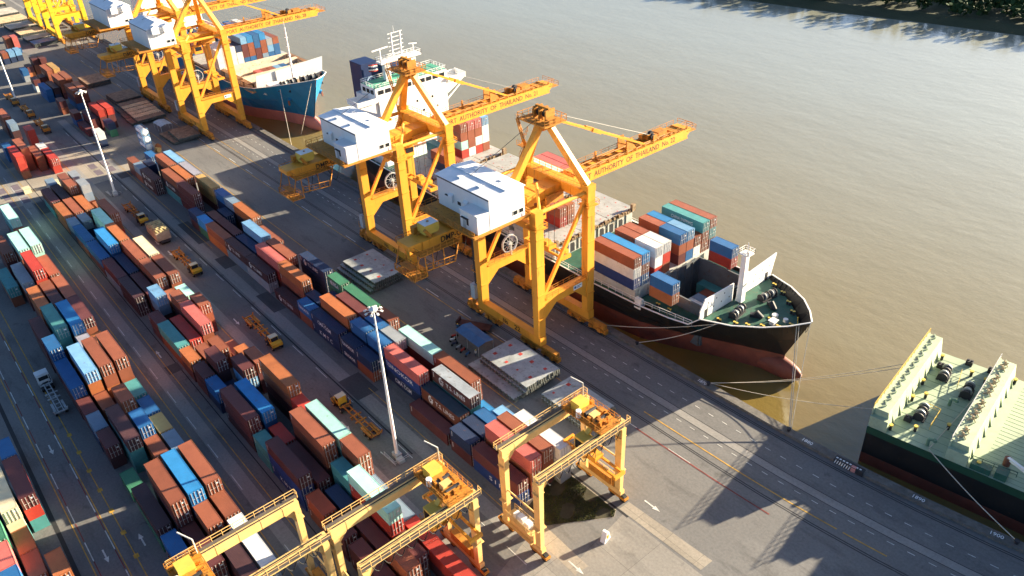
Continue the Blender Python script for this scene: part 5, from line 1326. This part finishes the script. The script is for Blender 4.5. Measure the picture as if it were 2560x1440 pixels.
# stacks of ship hatch covers lying on the quay
hat2 = pmat('hatch_pontoon_grey', (.33,.36,.37), .7, var=.3, sc=.4, rust=.35, rcol=(.17,.15,.12)); hat_e = pmat('hatch_pontoon_edge', (.12,.13,.12), .8, var=.5, sc=1.0, rust=.3)
wood_h = pmat('rust_brown_hatch', (.27,.17,.11), .8, var=.5, sc=.7, rust=.4, rcol=(.08,.045,.03)); wood_l = pmat('pale_rusty_hatch', (.66,.48,.28), .8, var=.4, sc=.5, rust=.3, rcol=(.20,.10,.05))
def pontoon(x, y, z, lx, ly, rz, label, top, grp, edge=None, spots=True, h=.95):
    t = thing('hatch_cover', label, 'hatch cover', (x,y,z), rz, grp); r = random.Random(int(x*10+z*77))
    m = MB(); m.box(-lx/2,-ly/2,h-.25,lx/2,ly/2,h); m.obj('top_plate', top, t)
    m = MB()
    for k in range(9): a = -lx/2+.1+k*(lx-.4)/8; m.box(a,-ly/2+.15,0,a+.2,ly/2-.15,h-.26)
    for k in range(2): b_ = -ly/2+.1+k*(ly-.3); m.box(-lx/2+.1,b_,.12,lx/2-.1,b_+.12,h-.26)
    for k in range(16):
        m.box(lx/2-.05,-ly/2+.2+k*(ly-.5)/15,.1,lx/2+.08+r.random()*.25,-ly/2+.5+k*(ly-.5)/15,h-.1+r.random()*.2)
    for k in range(14): m.box(-lx/2+.4+k*lx/14.5,-ly/2-.12-r.random()*.18,.2,-lx/2+.7+k*lx/14.5,-ly/2+.05,h-.05)
    m.obj('stiffeners', edge or hat_e, t)
    if spots:
        m = MB()
        for a in (-.38,-.13,.13,.38):
            for b_ in (-.22,.22):
                c, d = a*lx+r.uniform(-.2,.2), b_*ly+r.uniform(-.3,.3); s_ = r.uniform(.22,.42); m.box(c-s_,d-s_,h+.002,c+s_,d+s_,h+.02)
        m.obj('red_marks', red_spot, t)
    return t
HG = 'ship hatch covers lying on the quay'
for k, (dx, dy) in enumerate(((-.9,-1.1),(-.5,-.5),(0,0))): pontoon(-157.0+dx,81.3+dy,.02+1.0*k,15.6-.5*k,9.4-.2*k,.02,('bottom grey hatch cover of the stack left of crane 22','middle grey hatch cover of the stack left of crane 22','top grey hatch cover with red marks, stack left of crane 22')[k],hat2,HG)
for k, (dx, dy) in enumerate(((-1.0,-2.2),(0,0),(.2,.2))): pontoon(-102.6+dx,82.3+dy,.02+1.0*k,15.0-.3*k,9.2-.2*k,-.01,('bottom dark hatch cover of the stack beside the blue canopy','middle grey hatch cover of the stack beside the blue canopy','top pale hatch cover with red squares beside the blue canopy')[k],hat2,HG)
for k in range(2): pontoon(-86.6,83.6,.02+1.0*k,12.2,7.8,0,('lower grey hatch cover behind the right yard crane','upper grey hatch cover behind the right yard crane')[k],hat2,HG)
WG = 'rusty hatch covers on the far quay'
for k in range(2): pontoon(-378.8,78.4,.02+1.0*k,13.5,9.5,0,('lower dark rusty hatch cover, farthest pile','upper dark rusty hatch cover, farthest pile')[k],wood_h,WG,spots=False)
for k in range(2): pontoon(-346,80.2,.02+1.0*k,12.5,9.6,.02,('lower brown hatch cover behind the pale ones','upper brown hatch cover behind the pale ones')[k],wood_h,WG,spots=False)
for k, (x, top) in enumerate(((-334.6,wood_h),(-330.2,wood_l),(-325.6,wood_l),(-321.2,wood_l),(-316.8,wood_l),(-312.4,wood_h))): pontoon(x,80.0-.12*k,1.0,3.9,10.2,.02,('first grey','second pale','third pale','fourth pale','fifth pale','sixth grey')[k]+' hatch panel of the long pale rusty row',top,WG,spots=False)
for k in range(3): pontoon(-331+k*7.6,77.5-k*.4,.0,7.0,8.6,.02,('left','middle','right')[k]+' brown hatch cover under the pale rusty row',wood_h,WG,spots=False)
pontoon(-288.2,80.8,.02,13.2,8.8,.04,'lower rusty brown hatch cover next to crane 28',wood_h,WG,spots=False); pontoon(-286.6,82.4,1.02,11.6,7.6,-.03,'upper rusty brown hatch cover next to crane 28',wood_h,WG,spots=False)
tarp = pmat('pale_tarp', (.50,.46,.38), .8, var=.4, sc=.3)
for k, (x, y, lx, ly) in enumerate(((-590,79,22,13),(-556,79,17,14),(-533,78.5,16,15),(-513,79.5,14,14),(-495,80.5,12,14),(-478.5,80,9,13))): pontoon(x,y,.02,lx,ly,.03,('sixth','fifth','fourth','third','second','first')[k]+' pale sheeted hatch cover of the farthest row, from the blue one',tarp if k % 2 else wood_l,'pale hatch covers at the far left',spots=False,h=1.6)
pontoon(-466,79.5,.02,8,11,.03,'blue sheeted hatch cover at the end of the farthest row',CM['bl'],'pale hatch covers at the far left',spots=False,h=1.8)
# tank containers
for k in range(3):
    t = thing('tank_container', ('lower','middle','upper')[k]+' white tank container of the pile beside the far lamp mast', 'tank', (-283.2,67.6,.02+2.6*k), 0, 'white tank containers piled by the cross road')
    for q in range(2):
        x0 = -3.0 - 6.6*q*0; 
    m = MB(); m.tube((-6.0,1.2,1.35),(-.2,1.2,1.35),1.15,18); m.tube((-.2,1.2,1.35),(-.02,1.2,1.35),1.15,18,0,.7); m.obj('tank', wht, t)
    m = MB()
    for xx in (-6.1,0):
        for yy in (.05,2.35): m.box(xx-.06,yy-.06,0,xx+.06,yy+.06,2.58)
        for zz in (.06,2.52): m.box(xx-.06,.1,zz-.06,xx+.06,2.3,zz+.06)
    for yy in (.05,2.35):
        for zz in (.06,2.52): m.box(-6.05,yy-.05,zz-.05,-.05,yy+.05,zz+.05)
    m.obj('frame', CM['lb'], t)
# blue canopies with parked motorbikes, people and litter of gear underneath
def canopy(x, y, lx, ly, col, label, rz=0.0):
    t = thing('canopy_shelter', label, 'shelter', (x,y,0), rz)
    m = MB(); V = []; n_ = 8
    for i in range(n_+1):
        for j in (0,1,2): V.append((-lx/2+lx*i/n_, -ly/2+ly*j/2, 2.7+(.45 if j == 1 else 0)+.05*math.sin(i*2.1+j)))
    m.add(V,[(i*3+j,(i+1)*3+j,(i+1)*3+j+1,i*3+j+1) for i in range(n_) for j in (0,1)]); rf = m.obj('canvas_roof', col, t)
    for a in (-lx/2+.2, 0, lx/2-.2):
        for b_ in (-ly/2+.15, ly/2-.15): m = MB(); m.tube((a,b_,0),(a,b_,2.7),.06,8); m.obj('post', galv, t)
    return t
canopy(-116.6,81.6,8.6,4.2,pmat('blue_canvas', (.035,.13,.30), .7, var=.25, sc=.6),'blue canvas canopy beside the red-marked hatch covers',-.03)
canopy(-299.5,79.6,7.0,4.4,pmat('pale_canvas', (.42,.52,.58), .7, var=.3, sc=.6),'pale blue canopy beside the rusty hatch covers',.05)
def motorbike(x, y, rz, label, col):
    t = thing('motorbike', label, 'motorbike', (x,y,0), rz, 'motorbikes parked by the blue canopy')
    for xx in (-.62,.62): m = MB(); m.tube((xx,-.06,.3),(xx,.06,.3),.3,14); m.obj('wheel', blk, t)
    m = MB(); m.beam((-.6,0,.55),(.3,0,.5),.25,.3); m.beam((.3,0,.5),(.5,0,1.0),.16,.2); m.beam((-.7,0,.72),(.05,0,.75),.26,.14); m.obj('body', col, t)
    m = MB(); m.beam((.45,-.35,1.05),(.45,.35,1.05),.05); m.obj('handlebar', drk, t)
for k, (x, y, c) in enumerate(((-121.9,80.0,'rd'),(-121.0,78.9,'wh'),(-119.6,78.3,'nv'),(-117.9,78.2,'gy'),(-116.4,78.2,'rd'),(-114.6,78.1,'bl'))):
    motorbike(x,y,1.3+.1*k,('red motorbike at the far end of the row by the blue canopy','white motorbike second in the row by the blue canopy','dark blue motorbike third in the row by the blue canopy','grey motorbike fourth in the row by the blue canopy','red motorbike fifth in the row by the blue canopy','blue motorbike at the near end of the row by canopy')[k],CM[c])
t = thing('flatbed_trailer', 'dark low trailer parked across the quay behind the blue canopy', 'trailer', (-121.5,85.2,0), .5)
m = MB(); m.box(-4,-1.2,.9,4,1.2,1.1); m.box(-4,-1.1,.6,-3.6,1.1,1.9); m.obj('bed', pmat('dark_red_frame', (.08,.03,.025), .7, var=.4), t)
for xx in (-2.8,-1.6,2.6): wv = MB(); wv.tube((xx,-1.15,.45),(xx,1.15,.45),.45,12); wv.obj('wheels', blk, t)
# white concrete marker block at the bottom right, striped board on the quay kerb
t = thing('barrier_block', 'white wedge shaped barrier standing alone on sunlit concrete beside the grass', 'barrier', (-60.5,64.6,0), .2)
m = MB(); m.extr([(-.9,.0),(.9,.0),(.75,.35),(.3,1.9),(-.2,1.9),(-.75,.35)],'x',-.45,.45); m.obj('block', wht, t)
m = MB(); m.box(.455,-.3,.5,.49,.3,1.4); m.obj('plate', yeld, t)
xb = -42.6; yb_ = QE+off(xb)
t = thing('striped_board', 'black and white striped warning board with pink patch on the quay kerb', 'sign', (xb,yb_,0), slope(xb))
m = MB(); m.box(-2.9,-.12,.0,2.4,-.02,1.0); m.box(-2.9,-.12,1.0,2.4,.9,1.06); m.obj('board', drk, t)
m = MB()
for k in range(7): m.add([(-2.8+k*.42,-.125,.06),(-2.62+k*.42,-.125,.06),(-2.4+k*.42,-.125,.94),(-2.58+k*.42,-.125,.94)],[(0,1,2,3)])
for k in range(8): m.quad((-2.7+k*.6,.2,1.065),(-2.35+k*.6,.2,1.065),(-2.35+k*.6,.5,1.065),(-2.7+k*.6,.5,1.065))
m.obj('stripes', white_let, t)
m = MB(); m.box(.2,-.135,.05,1.0,-.121,.95); m.box(.2,-.1,1.061,1.0,.5,1.075); m.obj('pink_patch', pmat('pink_paint', (.55,.25,.22), .7, var=.2), t)
for xk, s_ in ((-75.5,'1870'),(-52.0,'1880'),(-32.2,'1890'),(-20.4,'1900')):
    o = link('quay_numeral', text_mesh(s_, white_let), None, (xk,QE+off(xk)+.45,.63), slope(xk)); o.scale = (1.9,.8,1); tag(o, {'1870':'white painted distance numeral on the kerb by the sunlit quay patch','1880':'white painted distance numeral on the kerb left of the striped board','1890':'white painted distance numeral on the kerb right of the striped board','1900':'white painted distance numeral on the kerb nearest the bottom right corner'}[s_], 'painted number')
# quay bollards
def quay_bollard(x, label):
    t = tag(MB().tube((0,0,0),(0,0,.5),.28,12).tube((0,0,.5),(0,0,.68),.42,12).obj('mooring_bollard', drk, None, (x,QE+off(x)+.9,.62)), label, 'bollard', 'mooring bollards on the quay kerb')
for x, l in ((-271,'black bollard on the kerb below the blue ship bow'),(-238,'black bollard on the kerb behind the black ship stern'),(-92,'black bollard on the kerb right of crane 22'),(-73.2,'black bollard where the three bow ropes meet the kerb'),(-55.0,'black bollard below the hanging bow ropes'),(-16.9,'black bollard on the kerb at the lower right')): quay_bollard(x, l)
# mooring lines
def rope(a, b_, label, sag=.6, r=.07):
    a = Vector(a); b_ = Vector(b_); m = MB(); n_ = 14; pts = [a.lerp(b_, i/n_) - Vector((0,0,sag*math.sin(PI*i/n_))) for i in range(n_+1)]
    for p, q in zip(pts, pts[1:]): m.tube(p, q, r, 5)
    tag(m.obj('mooring_rope', rope_m), label, 'rope', 'mooring ropes of the ships')
kb = lambda x: (x, QE+off(x)+.9, 1.1)
rope((-65.6,YC-2.2,11.2), kb(-55.0), 'left one of the ropes hanging from the black bow to the kerb', .3)
rope((-65.3,YC-1.8,11.2), (-54.8,QE+off(-55)+1.0,1.1), 'middle one of the ropes hanging from the black bow to the kerb', .3)
rope((-64.4,YC+.8,11.6), (-54.6,QE+off(-55)+1.0,1.1), 'right one of the ropes hanging from the black bow to the kerb', .3)
rope((-77.5,YC-11.0,9.8), kb(-92.0), 'thin rope from the black ship forecastle back to the kerb', .8)
rope((-77.5,YC-11.2,9.8), (-101,QE+off(-101)+.9,1.1), 'long thin rope along the black ship side to crane 22 feet', .8)
gl = Matrix.Rotation(RG, 3, 'Z')
gpt = lambda u, v_, z_: tuple(Vector((-44.2,113.6,0)) + gl @ Vector((u,v_,z_)))
rope(kb(-73.2), gpt(0,18.5,7.5), 'upper thin rope from the kerb across the water to the green stern', 1.2, .05)
rope(kb(-73.4), gpt(0,17.0,7.5), 'second thin rope from the kerb across the water to the green stern', 1.2, .05)
rope(kb(-73.6), gpt(0,4.5,5.6), 'lower thin rope from the kerb to the near corner of green ship', .9, .05)
rope(gpt(12.4,19.0,6.3), gpt(10.2,.4,5.4), 'white rope lying tight across the green deck', .1, .09)
rope(gpt(10.2,.2,5.3), kb(-16.9), 'rope from the green deck edge down to the lower right bollard', .5, .09)
rope((-262,YB-1.5,15.2), (-266,117,WATER+.2), 'pale rope hanging from the blue bow down to the water', .1, .09)
rope((-271,YB-9.6,13.0), (-256.5,108.5,WATER+.3), 'pale rope slanting from the blue hull side towards the kerb', .2, .09)
# small people working on the quay
def person(x, y, rz, top, legs, label, lean=0.0):
    t = thing('person', label, 'person', (x,y,0), rz)
    mm = bpy.data.meshes.new('body'); J = [(0,0,.95),(0,0,1.2),(0,0,1.42),(0,0,1.52),(.02,0,1.66),(0,.2,1.40),(.05,.27,1.12),(.14,.25,.88),(0,-.2,1.40),(.08,-.27,1.14),(.22,-.22,.96),(.02,.1,.90),(.07,.11,.5),(.0,.12,.06),(.12,.12,.03),(.0,-.1,.90),(-.06,-.11,.5),(-.14,-.12,.08),(-.02,-.12,.03)]
    E = [(0,1),(1,2),(2,3),(3,4),(2,5),(5,6),(6,7),(2,8),(8,9),(9,10),(0,11),(11,12),(12,13),(13,14),(0,15),(15,16),(16,17),(17,18)]
    R_ = [.15,.15,.16,.07,.11,.07,.05,.04,.07,.05,.04,.10,.07,.05,.04,.10,.07,.05,.04]
    mm.from_pydata(J,E,[]); o = link('body', mm, t); o.data.materials.append(pmat('skin', (.30,.16,.10), .6)); o.modifiers.new('skin','SKIN'); o.modifiers.new('sub','SUBSURF').levels = 1
    for v, r_ in zip(mm.skin_vertices[0].data, R_): v.radius = (r_, r_)
    mm.skin_vertices[0].data[0].use_root = True
    m = MB(); m.beam((0,0,.92),(0,0,1.47),.36,.44); m.beam((0,.19,1.44),(.04,.26,1.14),.17,.17); m.beam((0,-.19,1.44),(.07,-.26,1.15),.17,.17); m.obj('shirt', top, t)
    m = MB(); m.beam((.02,.1,.95),(.02,.12,.08),.22,.22,0,.15,.15); m.beam((.02,-.1,.95),(-.12,-.12,.1),.22,.22,0,.15,.15); m.obj('trousers', legs, t)
    m = MB(); m.tube((.02,0,1.70),(.02,0,1.80),.135,12,0,.08); m.tube((.04,0,1.69),(.04,0,1.71),.165,12); m.obj('helmet', hood_m, t)
person(-113.2,79.2,1.2,CM['wh'],CM['nv'],'person in a white top standing by the motorbikes at the canopy')
person(-123.6,82.2,2.4,CM['bl'],CM['do'],'person in blue walking towards the dark trailer')
# loose gear by the far stacks
for k, (x, y, c, l) in enumerate(((-282.6,71.6,'or','orange cable drum beside the tank containers'),(-279.4,70.4,'tn','tan drum lying next to the tank containers'))):
    t = thing('cable_drum', l, 'drum', (x,y,0), .4*k)
    m = MB(); m.tube((-.5,0,.9),(.5,0,.9),.55,14); m.obj('core', CM[c], t)
    for s_ in (-.55,.55): m = MB(); m.tube((s_-.06,0,.9),(s_+.06,0,.9),.9,16); m.obj('flange', CM[c], t)
for k, (x, y, l) in enumerate(((-277.8,28.2,'pale crate stacked at the end of the far inland row'),(-276.5,36.5,'pale crate by the foot of the far inland stacks'))):
    m = MB(); m.box(-1.2,-1.0,.15,1.2,1.0,1.5); m.box(-1.25,-1.05,.0,-.9,1.05,.15); m.box(.9,-1.05,0,1.25,1.05,.15); m.box(-1.3,-1.1,1.5,1.3,1.1,1.58)
    for a in (-.8,0,.8): m.box(a-.08,-1.04,.15,a+.08,1.04,1.5)
    tag(m.obj('crate', CM['cr'], None, (x,y,0), .1*k), l, 'crate', 'crates by the far inland stacks')
build_containers()
print('containers total', NCONT)
